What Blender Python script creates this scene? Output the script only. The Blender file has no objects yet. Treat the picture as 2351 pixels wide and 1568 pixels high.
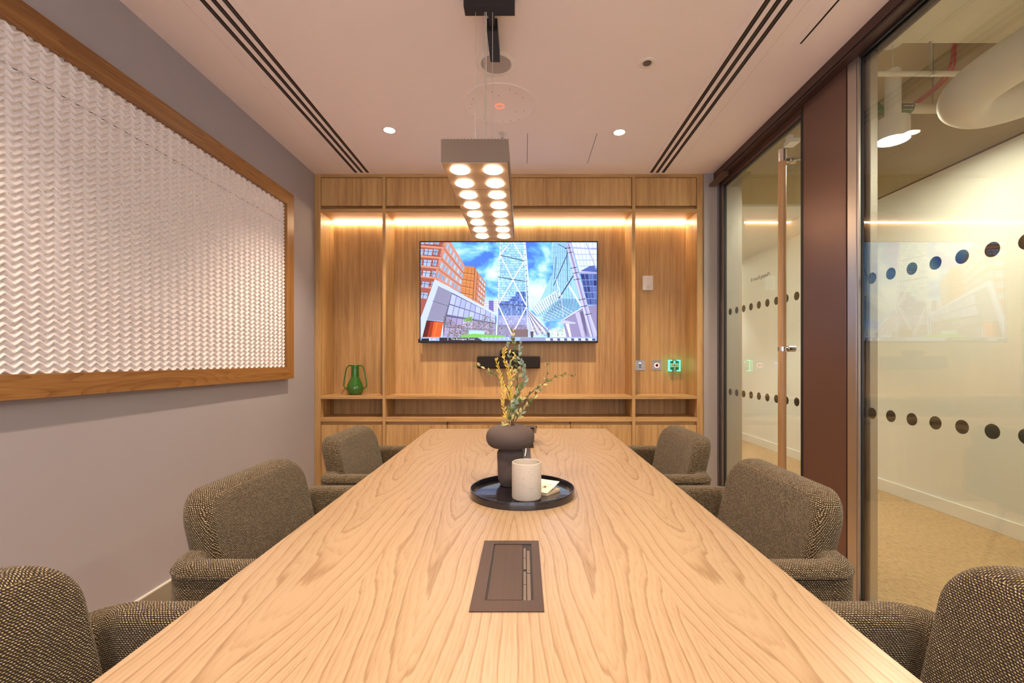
import bpy, math, random
from mathutils import Vector, Matrix
random.seed(7)
R = math.radians
F = 1045.0; U0, V0 = 1203.0, 828.0; HC = 1.167
sc = bpy.context.scene
C = sc.collection

# ------------------------------------------------------------------ camera, world, exposure
cd = bpy.data.cameras.new('camera'); cam = bpy.data.objects.new('camera', cd); C.objects.link(cam)
cam.location = (0, 0, HC); cam.rotation_euler = (R(90), 0, 0)
cd.sensor_width = 36; cd.lens = 36 * F / 2351
cd.shift_x = -(U0 - 1175.5) / 2351; cd.shift_y = (V0 - 784) / 2351
cd.clip_start = 0.02; cd.clip_end = 100
sc.camera = cam
w = bpy.data.worlds.new('world'); sc.world = w; w.use_nodes = True
w.node_tree.nodes['Background'].inputs[0].default_value = (.88, .82, 1.0, 1)     # overcast daylight let in by the added window behind the camera
w.node_tree.nodes['Background'].inputs[1].default_value = 4.2
sc.view_settings.view_transform = 'Standard'; sc.view_settings.look = 'None'
sc.view_settings.exposure = 0.0; sc.view_settings.gamma = 1; sc.view_settings.use_curve_mapping = False
# lamp strengths (the lamps themselves are built with their fittings further down)
PENDANT_E = 32.0; LED_E = 62.0; SPOT_W = 150.0; DOWN_E = 80.0; CORR_E = 460.0
WARM = (1.0, .75, .54)
WARM2 = (1.0, .77, .53)
CORRC = (1.0, .91, .72)

def at(u, v, Y):
    return Vector(((u - U0) * Y / F, Y, HC - (v - V0) * Y / F))

# ------------------------------------------------------------------ materials
def srgb(r, g, b):
    f = lambda c: (c / 255 / 12.92) if c / 255 <= .04045 else ((c / 255 + .055) / 1.055) ** 2.4
    return (f(r), f(g), f(b), 1)

def mat(name, col=(.5, .5, .5), rough=.6, metal=0, emit=None, es=0, spec=.5, coat=0):
    m = bpy.data.materials.new(name); m.use_nodes = True
    b = m.node_tree.nodes['Principled BSDF']
    b.inputs['Base Color'].default_value = (*col[:3], 1)
    b.inputs['Roughness'].default_value = rough; b.inputs['Metallic'].default_value = metal
    b.inputs['Specular IOR Level'].default_value = spec
    b.inputs['Coat Weight'].default_value = coat
    if emit:
        b.inputs['Emission Color'].default_value = (*emit[:3], 1); b.inputs['Emission Strength'].default_value = es
    return m

class NT:
    """small node helper"""
    def __init__(s, m): s.t = m.node_tree; s.b = s.t.nodes['Principled BSDF']
    def n(s, typ, **k):
        x = s.t.nodes.new(typ)
        for a, v in k.items(): setattr(x, a, v)
        return x
    def l(s, a, b): s.t.links.new(a, b)
    def m(s, op, a, b=None, c=None, clamp=False):
        x = s.n('ShaderNodeMath', operation=op); x.use_clamp = clamp
        for i, v in enumerate((a, b, c)):
            if v is None: continue
            if isinstance(v, (int, float)): x.inputs[i].default_value = v
            else: s.l(v, x.inputs[i])
        return x.outputs[0]
    def coord(s, which='Object'):
        return s.n('ShaderNodeTexCoord').outputs[which]
    def mapping(s, vec, scale=(1, 1, 1), loc=(0, 0, 0), rot=(0, 0, 0)):
        x = s.n('ShaderNodeMapping'); x.inputs['Scale'].default_value = scale
        x.inputs['Location'].default_value = loc; x.inputs['Rotation'].default_value = rot
        s.l(vec, x.inputs['Vector']); return x.outputs[0]
    def noise(s, vec, scale=5, detail=3, rough=.5, dist=0):
        x = s.n('ShaderNodeTexNoise'); x.inputs['Scale'].default_value = scale
        x.inputs['Detail'].default_value = detail; x.inputs['Roughness'].default_value = rough
        x.inputs['Distortion'].default_value = dist
        s.l(vec, x.inputs['Vector']); return x.outputs['Fac']
    def ramp(s, fac, stops):
        x = s.n('ShaderNodeValToRGB'); e = x.color_ramp.elements
        while len(e) < len(stops): e.new(.5)
        for i, (p, c) in enumerate(stops):
            e[i].position = p; e[i].color = (*c[:3], 1)
        s.l(fac, x.inputs[0]); return x.outputs[0]
    def mixc(s, f, a, b):
        x = s.n('ShaderNodeMix', data_type='RGBA')
        for sock, v in ((x.inputs[0], f), (x.inputs[6], a), (x.inputs[7], b)):
            if isinstance(v, (int, float)): sock.default_value = v
            elif isinstance(v, tuple): sock.default_value = (*v[:3], 1)
            else: s.l(v, sock)
        return x.outputs[2]
    def sep(s, vec):
        x = s.n('ShaderNodeSeparateXYZ'); s.l(vec, x.inputs[0]); return x.outputs
    def comb(s, a, b, c=0):
        x = s.n('ShaderNodeCombineXYZ')
        for i, v in enumerate((a, b, c)):
            if isinstance(v, (int, float)): x.inputs[i].default_value = v
            else: s.l(v, x.inputs[i])
        return x.outputs[0]
    def col(s, c): s.l(c, s.b.inputs['Base Color'])
    def bump(s, h, strength=.3, dist=.001):
        x = s.n('ShaderNodeBump'); x.inputs['Strength'].default_value = strength
        x.inputs['Distance'].default_value = dist; s.l(h, x.inputs['Height'])
        s.l(x.outputs[0], s.b.inputs['Normal'])

def m_oak(name, axis=2, dark=(.34, .190, .070), mid=(.53, .325, .132), light=(.68, .45, .20), rough=.45, cath=False):
    """oak veneer, grain running along the axis"""
    m = mat(name, mid, rough); t = NT(m); co = t.coord('Object')
    s = [38, 38, 38]; s[axis] = 1.1
    a = t.noise(t.mapping(co, tuple(s)), 1.0, 4, .6)
    s2 = [190, 190, 190]; s2[axis] = 6
    b = t.noise(t.mapping(co, tuple(s2)), 1.0, 2, .6)
    s3 = [5, 5, 5]; s3[axis] = .5
    c = t.noise(t.mapping(co, tuple(s3)), 1.0, 2, .5)
    f = t.m('ADD', t.m('MULTIPLY', a, .55), t.m('MULTIPLY', b, .35))
    f = t.m('ADD', f, t.m('MULTIPLY', t.m('SUBTRACT', c, .5), .35))
    if cath:
        s4 = [9, 9, 9]; s4[axis] = .9
        d = t.noise(t.mapping(co, tuple(s4)), 1.0, 1, .4)
        rg = t.m('FRACT', t.m('MULTIPLY', d, 16))
        f = t.m('SUBTRACT', f, t.m('MULTIPLY', t.m('POWER', rg, 4), .16))
    t.col(t.ramp(f, [(.28, dark), (.46, mid), (.66, light)]))
    t.bump(b, .12, .0006)
    return m

def m_table():
    m = mat('table_veneer', (.7, .45, .22), .34); t = NT(m); co = t.coord('Object'); x, y, z = t.sep(co)
    W = .29
    xm = t.m('PINGPONG', x, W)
    leaf = t.m('FLOOR', t.m('ABSOLUTE', t.m('DIVIDE', x, W)))
    vec = t.comb(xm, y, leaf)
    wob = t.noise(t.mapping(vec, (0, .9, 5)), 1.0, 2, .5)
    cx = t.m('ADD', t.m('SUBTRACT', xm, .15), t.m('MULTIPLY', t.m('SUBTRACT', wob, .5), -.12))
    xn = t.m('DIVIDE', cx, .145)
    par = t.m('MULTIPLY', t.m('POWER', t.m('ABSOLUTE', xn), 1.55), 5.2)
    n1 = t.noise(t.mapping(vec, (6, 1.3, 3)), 1.0, 2, .4)
    n2 = t.noise(t.mapping(vec, (70, 5, 3)), 1.0, 2, .5)
    f = t.m('SUBTRACT', par, t.m('MULTIPLY', y, 3.6))
    f = t.m('ADD', f, t.m('MULTIPLY', n1, 5.0))
    f = t.m('ADD', f, t.m('MULTIPLY', n2, .5))
    fr = t.m('FRACT', f)
    ring = t.m('POWER', fr, 4.5)                              # slow darkening then abrupt edge
    edge = t.m('SMOOTH_MIN', 1.0, t.m('MULTIPLY', t.m('SUBTRACT', 1.0, fr), 12), .1)
    ring = t.m('MULTIPLY', ring, edge)
    fr2 = t.m('FRACT', t.m('MULTIPLY', f, 3.0))
    ring2 = t.m('MULTIPLY', t.m('POWER', fr2, 3), .22)
    pore = t.noise(t.mapping(vec, (420, 16, 3)), 1.0, 2, .6)
    tone = t.noise(t.mapping(vec, (7, 1.2, 9)), 1.0, 2, .5)
    d = t.m('ADD', t.m('ADD', t.m('MULTIPLY', ring, .33), t.m('MULTIPLY', t.m('MULTIPLY', t.m('POWER', fr, 14), edge), .55)), ring2)
    d = t.m('ADD', d, t.m('MULTIPLY', t.m('SUBTRACT', pore, .5), .60))
    d = t.m('ADD', d, t.m('MULTIPLY', t.m('SUBTRACT', tone, .5), .35))
    t.col(t.ramp(d, [(0.0, (.365, .264, .165)), (.26, (.305, .206, .117)), (.82, (.150, .082, .035))]))
    t.bump(pore, .06, .0005)
    t.b.inputs['Coat Weight'].default_value = .12
    t.b.inputs['Coat Roughness'].default_value = .25
    return m

def m_weave():
    m = mat('boucle_weave', (.1, .08, .05), .95, spec=.15); t = NT(m)
    uv = t.coord('UV'); x, y, z = t.sep(uv)
    wn = t.noise(t.mapping(uv, (60, 60, 1)), 1.0, 2, .5)
    v = t.m('ADD', t.m('DIVIDE', y, .0038), t.m('MULTIPLY', wn, .9))
    row = t.m('FLOOR', v)
    u = t.m('ADD', t.m('DIVIDE', x, .0056), t.m('MULTIPLY', t.m('MODULO', row, 2), .5))
    u = t.m('ADD', u, t.m('MULTIPLY', wn, 1.2))
    cell = t.m('FLOOR', u)
    px = t.m('MULTIPLY', t.m('SUBTRACT', t.m('FRACT', u), .5), 1.0)
    py = t.m('MULTIPLY', t.m('SUBTRACT', t.m('FRACT', v), .5), 1.25)
    py = t.m('ADD', py, t.m('MULTIPLY', px, .45))             # threads lie slightly slanted
    d = t.m('SQRT', t.m('ADD', t.m('MULTIPLY', px, px), t.m('MULTIPLY', py, py)))
    mask = t.m('SUBTRACT', 1.0, t.m('DIVIDE', t.m('SUBTRACT', d, .10), .34), clamp=True)
    wh = t.n('ShaderNodeTexWhiteNoise', noise_dimensions='2D'); t.l(t.comb(cell, row), wh.inputs['Vector'])
    big = t.noise(t.mapping(uv, (30, 220, 1)), 1.0, 2, .6)
    thread = t.ramp(t.m('ADD', t.m('MULTIPLY', wh.outputs[0], .6), t.m('MULTIPLY', big, .4)),
                    [(.1, (.27, .185, .07)), (.5, (.60, .45, .205)), (.9, (.82, .68, .43))])
    t.col(t.mixc(mask, (.020, .013, .009), thread))
    t.bump(mask, .9, .0022)
    t.b.inputs['Sheen Weight'].default_value = .15
    return m

def m_plaster(name, col, var=.03, rough=.85, sc_=1.2):
    m = mat(name, col, rough); t = NT(m); co = t.coord('Object')
    a = t.noise(co, sc_, 3)
    c1 = tuple(max(0, c * (1 - var)) for c in col[:3]); c2 = tuple(c * (1 + var) for c in col[:3])
    t.col(t.ramp(a, [(.3, c1), (.7, c2)]))
    t.bump(t.noise(co, 260, 2), .05, .0006)
    return m

def m_speck(name, base, speck, scale, thr=.25, rough=.6):
    m = mat(name, base, rough); t = NT(m); co = t.coord('Object')
    v = t.n('ShaderNodeTexVoronoi'); v.inputs['Scale'].default_value = scale; t.l(co, v.inputs['Vector'])
    s = t.n('ShaderNodeSeparateColor'); t.l(v.outputs['Color'], s.inputs[0])
    a = t.m('LESS_THAN', v.outputs['Distance'], t.m('MULTIPLY', s.outputs[0], thr))
    b = t.m('GREATER_THAN', s.outputs[1], .70)
    t.col(t.mixc(t.m('MULTIPLY', a, b), base, speck))
    return m

def m_metal_brushed(name, col, rough=.35, axis=2, metal=1.0):
    m = mat(name, col, rough, metal); t = NT(m); co = t.coord('Object')
    s = [300, 300, 300]; s[axis] = 3
    a = t.noise(t.mapping(co, tuple(s)), 1, 2)
    t.l(t.m('ADD', t.m('MULTIPLY', a, .14), rough - .07), t.b.inputs['Roughness'])
    t.bump(a, .03, .0004)
    return m

def m_glass(name, tint=(.93, .96, .92)):
    """sheet glass: clear transmission plus mirror reflection that grows at grazing angles"""
    m = bpy.data.materials.new(name); m.use_nodes = True; nt = m.node_tree; nt.nodes.clear()
    t = NT.__new__(NT); t.t = nt
    out = t.n('ShaderNodeOutputMaterial'); mix = t.n('ShaderNodeMixShader')
    tr = t.n('ShaderNodeBsdfTransparent'); tr.inputs[0].default_value = (*tint, 1)
    gl = t.n('ShaderNodeBsdfGlossy'); gl.inputs['Roughness'].default_value = 0.0
    ge = t.n('ShaderNodeNewGeometry')
    dp = t.n('ShaderNodeVectorMath', operation='DOT_PRODUCT')
    t.l(ge.outputs['Incoming'], dp.inputs[0]); t.l(ge.outputs['Normal'], dp.inputs[1])
    c = t.m('ABSOLUTE', dp.outputs['Value'])
    f = t.m('ADD', t.m('MULTIPLY', t.m('POWER', t.m('SUBTRACT', 1.0, c), 5), .90), .10)
    t.l(f, mix.inputs[0]); t.l(tr.outputs[0], mix.inputs[1]); t.l(gl.outputs[0], mix.inputs[2])
    t.l(mix.outputs[0], out.inputs[0])
    return m

M = {}
M['oak'] = m_oak('oak_upright', 2)
M['oak_h'] = m_oak('oak_level', 0)
M['oak_frame_y'] = m_oak('oak_frame_long', 1, (.20, .085, .022), (.31, .150, .042), (.39, .205, .066), .4, True)
M['oak_frame_z'] = m_oak('oak_frame_short', 2, (.20, .085, .022), (.31, .150, .042), (.39, .205, .066), .4)
M['handle_oak'] = m_oak('handle_oak', 2, (.33, .18, .07), (.50, .30, .13), (.6, .38, .18), .35)
M['table'] = m_table()
M['weave'] = m_weave()
M['ceiling'] = m_plaster('ceiling_paint', (.86, .79, .80), .01)
M['wall'] = m_plaster('wall_paint', (.37, .355, .385), .015)
M['pier'] = m_plaster('pier_paint', (.36, .33, .31), .015)
M['skirt'] = m_plaster('skirting_paint', (.26, .245, .20), .01, .5)
M['corr_wall'] = m_plaster('corridor_wall_paint', (.80, .78, .72), .01, .55)
M['corr_upper'] = m_plaster('upper_band_shade', (.60, .51, .31), .04)  # olive darker than the wall below: the unlit upper area's shade put into colour
M['slab'] = m_plaster('slab_concrete', (.85, .79, .62), .06, .9, 3)
M['relief'] = m_speck('relief_plaster', (.80, .77, .785), (.30, .25, .25), 170, .30, .8)
M['linoleum'] = None
M['tray'] = mat('tray_lacquer', (.014, .012, .014), .22, 0, coat=.6)
M['stoneware'] = m_speck('stoneware_cup', (.50, .45, .39), (.26, .20, .14), 300, .34, .8)
M['brown_clay'] = m_speck('brown_clay', (.080, .058, .052), (.35, .3, .27), 240, .14, .85)
M['green_glaze'] = mat('green_glaze', (.035, .155, .02), .14, coat=.6)
M['bronze'] = m_metal_brushed('bronze_panel', (.19, .115, .095), .40, 2, .6)
M['bronze_dark'] = mat('bronze_header', (.085, .05, .042), .42, .5)
M['bronze_mid'] = mat('bronze_trim', (.17, .105, .08), .38, .6)
M['steel'] = m_metal_brushed('brushed_steel', (.50, .47, .44), .36, 2, .9)
M['chrome'] = mat('satin_chrome', (.72, .68, .64), .2, 1)
M['gunmetal'] = m_metal_brushed('bronze_anodised', (.095, .064, .056), .42, 1, .7)
M['black'] = mat('black_matt', (.010, .009, .010), .55)
M['black_gloss'] = mat('black_gloss', (.01, .01, .012), .12)
M['fabric_black'] = mat('speaker_cloth', (.014, .011, .011), .9)
M['white'] = mat('white_plastic', (.82, .80, .78), .45)
M['white_metal'] = mat('white_powder_coat', (.80, .76, .72), .5)
M['lamp_body'] = mat('lamp_taupe_metal', (.115, .080, .058), .5, .2)
M['lamp_under'] = mat('lamp_underside', (.50, .37, .24), .4, .2)
M['cable'] = mat('cable_cloth', (.55, .48, .38), .8)
M['red'] = mat('red_cable', (.50, .035, .02), .5)
M['duct'] = m_plaster('duct_wrap', (.72, .66, .56), .05, .7, 5)
M['pipe'] = mat('pipe_white', (.80, .76, .66), .4)
M['zinc'] = mat('zinc', (.5, .5, .46), .3, 1)
M['paper'] = mat('paper', (.80, .735, .60), .8)
M['paper_edge'] = mat('paper_block', (.55, .44, .30), .8)
M['ink'] = mat('ink', (.12, .07, .05), .8)
M['leaf_green'] = mat('leaf_green', (.105, .135, .028), .55)
M['leaf_blue'] = mat('leaf_blue_green', (.20, .27, .20), .6)
M['leaf_yellow'] = mat('leaf_yellow', (.62, .43, .06), .55)
M['leaf_pale'] = mat('leaf_pale', (.44, .40, .16), .6)
M['stem'] = mat('stem_brown', (.10, .045, .03), .7)
M['stem_yellow'] = mat('stem_yellow', (.55, .42, .18), .7)
M['film'] = mat('manifestation_film', (.055, .05, .04), .6)
M['glass'] = m_glass('clear_glass')
M['pend_e'] = mat('pendant_lens', (1, 1, 1), .4, emit=WARM, es=PENDANT_E)
M['led_e'] = mat('led_diffuser', (1, 1, 1), .4, emit=WARM2, es=LED_E)
M['down_e'] = mat('downlight_lens', (1, 1, 1), .4, emit=WARM, es=DOWN_E)
M['corr_e'] = mat('corridor_lamp_lens', (1, 1, 1), .4, emit=CORRC, es=CORR_E)
M['red_e'] = mat('red_led', (1, .2, .1), .4, emit=(1, .13, .06), es=1.6)
M['ring_e'] = mat('exit_ring_led', (1, .4, .3), .4, emit=(1, .42, .32), es=2.6)
M['blue_e'] = mat('blue_led', (.5, .5, 1), .4, emit=(.45, .4, 1), es=6)
M['green_e'] = mat('green_led', (.1, 1, .6), .4, emit=(.08, .95, .50), es=2.4)
M['green_body'] = mat('green_plastic', (.01, .16, .085), .35)
M['mint'] = mat('mint_label', (.45, .75, .48), .5)
M['lid_green'] = mat('label_green', (.05, .12, .02), .5)
def m_lino():
    m = mat('linoleum', (.5, .36, .2), .42); t = NT(m); co = t.coord('Object')
    a = t.noise(t.mapping(co, (60, 26, 1), rot=(0, 0, .3)), 1.0, 5, .75)
    b = t.noise(co, 1.3, 2)
    f = t.m('ADD', t.m('MULTIPLY', a, .85), t.m('MULTIPLY', b, .15))
    t.col(t.ramp(f, [(.34, (.20, .10, .05)), (.44, (.41, .255, .125)), (.60, (.53, .365, .19))]))
    return m
M['linoleum'] = m_lino()

# ------------------------------------------------------------------ mesh builder
class MB:
    def __init__(s): s.v = []; s.f = []; s.uv = {}
    def add(s, vs, fs, uvs=None):
        o = len(s.v); s.v += [Vector(p) for p in vs]
        for i, f in enumerate(fs):
            if uvs: s.uv[len(s.f)] = uvs[i]
            s.f.append(tuple(o + k for k in f))
        return s
    def box(s, x0, x1, y0, y1, z0, z1):
        vs = [(x0, y0, z0), (x1, y0, z0), (x1, y1, z0), (x0, y1, z0), (x0, y0, z1), (x1, y0, z1), (x1, y1, z1), (x0, y1, z1)]
        return s.add(vs, [(3, 2, 1, 0), (4, 5, 6, 7), (0, 1, 5, 4), (1, 2, 6, 5), (2, 3, 7, 6), (3, 0, 4, 7)])
    def rings(s, rings, closed_u=True, cap0=True, cap1=True):
        n = len(rings[0]); vs = [p for r in rings for p in r]; fs = []
        for i in range(len(rings) - 1):
            for j in range(n if closed_u else n - 1):
                k = (j + 1) % n
                fs.append((i * n + j, i * n + k, (i + 1) * n + k, (i + 1) * n + j))
        if cap0: fs.append(tuple(range(n))[::-1])
        if cap1: fs.append(tuple((len(rings) - 1) * n + j for j in range(n)))
        return s.add(vs, fs)
    def lathe(s, prof, c=(0, 0, 0), n=48, cap0=True, cap1=True):
        rs = [[(c[0] + r * math.cos(2 * math.pi * j / n), c[1] + r * math.sin(2 * math.pi * j / n), c[2] + z) for j in range(n)] for r, z in prof]
        return s.rings(rs, True, cap0, cap1)
    def tube(s, pts, r, n=10, cap=True):
        pts = [Vector(p) for p in pts]; rs = []
        up = Vector((0, 0, 1)); prev = None
        for i, p in enumerate(pts):
            d = (pts[min(i + 1, len(pts) - 1)] - pts[max(i - 1, 0)]).normalized()
            if prev is None:
                a = d.cross(up);
                if a.length < .05: a = d.cross(Vector((1, 0, 0)))
            else: a = prev - d * prev.dot(d)
            a.normalize(); b = d.cross(a).normalized(); prev = a
            rr = r[i] if isinstance(r, (list, tuple)) else r
            rs.append([p + (a * math.cos(2 * math.pi * j / n) + b * math.sin(2 * math.pi * j / n)) * rr for j in range(n)])
        return s.rings(rs, True, cap, cap)
    def disc(s, c, r, axis=2, n=40, t=.002):
        """thin round plate centred at c, its thickness along the axis"""
        c = Vector(c); e = [Vector((1, 0, 0)), Vector((0, 1, 0)), Vector((0, 0, 1))]
        a, b = e[(axis + 1) % 3], e[(axis + 2) % 3]
        rs = [[c + e[axis] * o + (a * math.cos(2 * math.pi * j / n) + b * math.sin(2 * math.pi * j / n)) * r for j in range(n)] for o in (-t / 2, t / 2)]
        return s.rings(rs)
    def ring(s, c, r0, r1, axis=2, n=48, t=.003):
        c = Vector(c); e = [Vector((1, 0, 0)), Vector((0, 1, 0)), Vector((0, 0, 1))]
        a, b = e[(axis + 1) % 3], e[(axis + 2) % 3]
        rs = [[c + e[axis] * o + (a * math.cos(2 * math.pi * j / n) + b * math.sin(2 * math.pi * j / n)) * r for j in range(n)] for r, o in ((r0, -t / 2), (r1, -t / 2), (r1, t / 2), (r0, t / 2), (r0, -t / 2))]
        return s.rings(rs, True, False, False)
    def merge(s, o): return s.add(o.v, o.f)
    def xf(s, mtx): s.v = [mtx @ p for p in s.v]; return s
    def mesh(s, name, off=Vector((0, 0, 0)), smooth=True, ang=35):
        me = bpy.data.meshes.new(name)
        me.from_pydata([tuple(p - off) for p in s.v], [], s.f); me.validate(); me.update()
        uvl = me.uv_layers.new(name='UVMap')
        for p in me.polygons:
            n = p.normal; ax = max(range(3), key=lambda i: abs(n[i]))
            pre = s.uv.get(p.index)
            for k, li in enumerate(p.loop_indices):
                if pre: uvl.data[li].uv = pre[k]; continue
                co = me.vertices[me.loops[li].vertex_index].co
                uvl.data[li].uv = ((co.y, co.z), (co.x, co.z), (co.x, co.y))[ax]
        if smooth:
            me.polygons.foreach_set('use_smooth', [True] * len(me.polygons)); me.set_sharp_from_angle(angle=R(ang))
        return me
    def build(s, name, m, parent=None, bevel=0, smooth=True, ang=35, local=False, label=None, base=None, seg=2):
        off = Vector((0, 0, 0))
        if parent and not local:
            q = parent
            while q: off += q.location; q = q.parent
        if base is not None: off = Vector(base)
        o = bpy.data.objects.new(name, s.mesh(name, off, smooth, ang)); C.objects.link(o)
        if base is not None: o.location = base
        if m: o.data.materials.append(m)
        if parent: o.parent = parent
        if bevel:
            b = o.modifiers.new('bevel', 'BEVEL'); b.width = bevel; b.segments = seg; b.limit_method = 'ANGLE'; b.angle_limit = R(40)
            b.harden_normals = False
        if label: o['label'] = label
        return o

def tag(o, label, cat, group=None, kind=None):
    o['label'] = label; o['category'] = cat
    if group: o['group'] = group
    if kind: o['kind'] = kind
    return o
def thing(name, loc, label, cat, group=None, rz=0):
    o = bpy.data.objects.new(name, None); C.objects.link(o); o.empty_display_size = .05
    o.location = loc; o.rotation_euler = (0, 0, rz)
    return tag(o, label, cat, group)
def struct(name, mb, m, parent=None, **k):
    o = mb.build(name, m, parent, **k)
    if parent is None: o['kind'] = 'structure'
    return o
def text_obj(name, s, size, m, parent, mtx, spacing=1.0):
    cu = bpy.data.curves.new(name, 'FONT'); cu.body = s; cu.size = size; cu.align_x = 'CENTER'; cu.align_y = 'CENTER'
    cu.extrude = .0002; cu.space_character = spacing
    tmp = bpy.data.objects.new('tmp', cu); C.objects.link(tmp)
    dg = bpy.context.evaluated_depsgraph_get()
    me = bpy.data.meshes.new_from_object(tmp.evaluated_get(dg)); me.name = name
    bpy.data.objects.remove(tmp)
    me.transform(mtx); me.materials.clear(); me.materials.append(m)
    o = bpy.data.objects.new(name, me); C.objects.link(o)
    if parent:
        o.parent = parent; off = Vector((0, 0, 0)); q = parent
        while q: off += q.location; q = q.parent
        me.transform(Matrix.Translation(-off))
    return o
FACE_CAM = Matrix(((1, 0, 0, 0), (0, 0, -1, 0), (0, 1, 0, 0), (0, 0, 0, 1)))   # text plane XY -> XZ, readable from -Y

# ------------------------------------------------------------------ room shell
CZ = 2.70; XL = -1.7205; XG = 1.62; YB = 3.738; YN = 4.0; XC = 3.225; YF = -1.3
b = MB().box(-1.9, 3.5, YF - .3, 9.6, -.12, 0); struct('floor', b, M['linoleum'])
b = MB().box(XL - .12, XG + .03, YF - .1, YN + .12, CZ, CZ + .05); struct('ceiling', b, M['ceiling'])
b = MB().box(XL - .12, XL, YF - .1, YN + .12, 0, CZ); struct('wall_left', b, M['wall'])
b = MB().box(XL, -1.35, YF - .1, YF, 0, CZ); b.box(1.35, XG + .18, YF - .1, YF, 0, CZ); b.box(-1.35, 1.35, YF - .1, YF, 0, .35); b.box(-1.35, 1.35, YF - .1, YF, 2.55, CZ)
struct('wall_front', b, M['wall'])
w2 = bpy.data.objects.new('added_window', None); C.objects.link(w2); w2.location = (0, YF - .05, .35); w2['kind'] = 'structure'  # invented window, added to bring daylight in from behind the camera
b = MB().box(-1.35, 1.35, YF - .055, YF - .049, .35, 2.55); b.build('pane', M['glass'], w2, smooth=False)
b = MB()
for x in (-1.35, -.47, .43, 1.31): b.box(x, x + .04, YF - .08, YF - .02, .35, 2.55)
b.box(-1.35, 1.35, YF - .08, YF - .02, .35, .39); b.box(-1.35, 1.35, YF - .08, YF - .02, 2.51, 2.55); b.build('added_window_frame', M['bronze_mid'], w2)
pl = bpy.data.lights.new('added_window_portal', 'AREA'); pl.shape = 'RECTANGLE'; pl.size = 2.7; pl.size_y = 2.2; pl.cycles.is_portal = True
po = bpy.data.objects.new('added_window_portal', pl); C.objects.link(po); po.location = (0, 0, 1.1); po.rotation_euler = (R(90), 0, 0); po.parent = w2; po.location = (0, -.04, 1.1)
b = MB().box(XL, 1.80, YN + .02, YN + .12, 0, CZ); struct('wall_back', b, M['wall'])
b = MB().box(1.474, 1.585, YB - .01, YN + .02, 0, CZ); b.box(1.585, 1.775, YB + .03, YN + .02, 0, CZ)
struct('wall_pier', b, M['pier'], bevel=.004)
b = MB().box(XL, XL + .012, YF, YB, 0, .10); struct('baseboard_left', b, M['skirt'], bevel=.002)
b = MB().box(XL, XL + .013, YF, YB, .100, .106); struct('trim_12', b, mat('skirting_edge_highlight', (.7, .68, .62), .5))  # pale strip paints a highlight along the skirting's top edge
# corridor beyond the glass
b = MB().box(XC, XC + .1, YF - .3, 9.5, 0, 2.64); struct('wall_corridor', b, M['corr_wall'])
b = MB().box(XC + .05, XC + .15, YF - .3, 4.34, 2.645, 3.6); struct('wall_upper', b, M['corr_upper'])
b = MB().box(XC - .003, XC + .05, YF - .3, 4.34, 2.632, 2.645); struct('trim_1', b, M['bronze_mid'])
b = MB().box(XC - .014, XC, YF - .3, 9.4, 0, .104); struct('baseboard_corridor', b, M['corr_wall'], bevel=.002)
b = MB().box(1.66, XC + .1, 4.34, 9.5, 2.66, 3.6); struct('wall_bulkhead', b, M['corr_upper'])
b = MB().box(1.66, XC + .1, 4.345, 9.5, 2.64, 2.66); struct('ceiling_corridor', b, M['corr_wall'])
b = MB().box(1.70, XC + .1, YF - .3, 2.99, 3.25, 3.6); struct('ceiling_slab', b, M['slab'], bevel=.006)
b = MB().box(1.60, XC + .2, 2.99, 4.5, 3.56, 3.7); struct('ceiling_deck', b, M['corr_upper'])
b = MB().box(1.60, 1.66, YF - .3, 9.5, CZ, 3.6); b.box(1.70, 1.80, YN + .02, 9.5, 0, CZ); struct('wall_room_side', b, M['corr_wall'])
b = MB().box(1.60, XC + .2, 9.5, 9.6, 0, 3.6); struct('wall_end', b, M['corr_wall'])
b = MB().box(1.60, XC + .2, YF - .4, YF - .3, 0, 3.6); struct('wall_near', b, M['corr_wall'])

# header above the glass
b = MB().box(1.553, 1.69, YF, YB - .01, 2.627, CZ); struct('trim_2', b, M['bronze_dark'], bevel=.002)
b = MB().box(1.548, 1.553, YF, YB - .01, 2.640, 2.6425); struct('trim_3', b, M['black'])

# fixed glass bay (window_1)
win = bpy.data.objects.new('window_1', None); C.objects.link(win); win.location = (XG, .5, 0); win['kind'] = 'structure'
b = MB().box(XG - .005, XG + .005, YF, 2.18, .03, 2.63); b.build('pane', M['glass'], win, smooth=False)
b = MB().box(1.60, 1.675, 2.192, 2.253, 0, 2.627); b.box(1.632, 1.668, 2.145, 2.192, 0, 2.627); b.build('post', M['steel'], win, bevel=.002)
b = MB().box(1.603, 1.625, 2.1885, 2.192, 0, 2.627); b.box(1.613, 1.63, 2.1765, 2.179, 0, 2.627); b.build('gasket', M['black'], win)
b = MB().box(1.602, 1.63, 2.179, 2.1885, 0, 2.627); b.build('bead', M['steel'], win)
b = MB().box(1.60, 1.68, YF, 2.145, 0, .03); b.build('sill', M['steel'], win)
b = MB().box(1.603, 1.612, YF, 2.18, 2.615, 2.627); b.box(1.630, 1.638, YF, 2.18, 2.615, 2.627); b.build('gasket', M['black'], win)
def dots(root, y0, n, step=.1093):
    for z in (.921, 1.553):
        d = MB()
        for k in range(n): d.disc((XG + .007, y0 - k * step, z), .0262, 0, 36, .001)
        d.build('dot_row', M['film'], root)
dots(win, 2.128, 26)

# bronze pier panel between door and fixed glass
b = MB().box(1.60, 1.675, 2.2625, 2.608, 0, 2.627); struct('trim_4', b, M['bronze'], bevel=.0015)
b = MB().box(1.605, 1.67, 2.253, 2.2625, 0, 2.627); struct('trim_5', b, M['black'])

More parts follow.
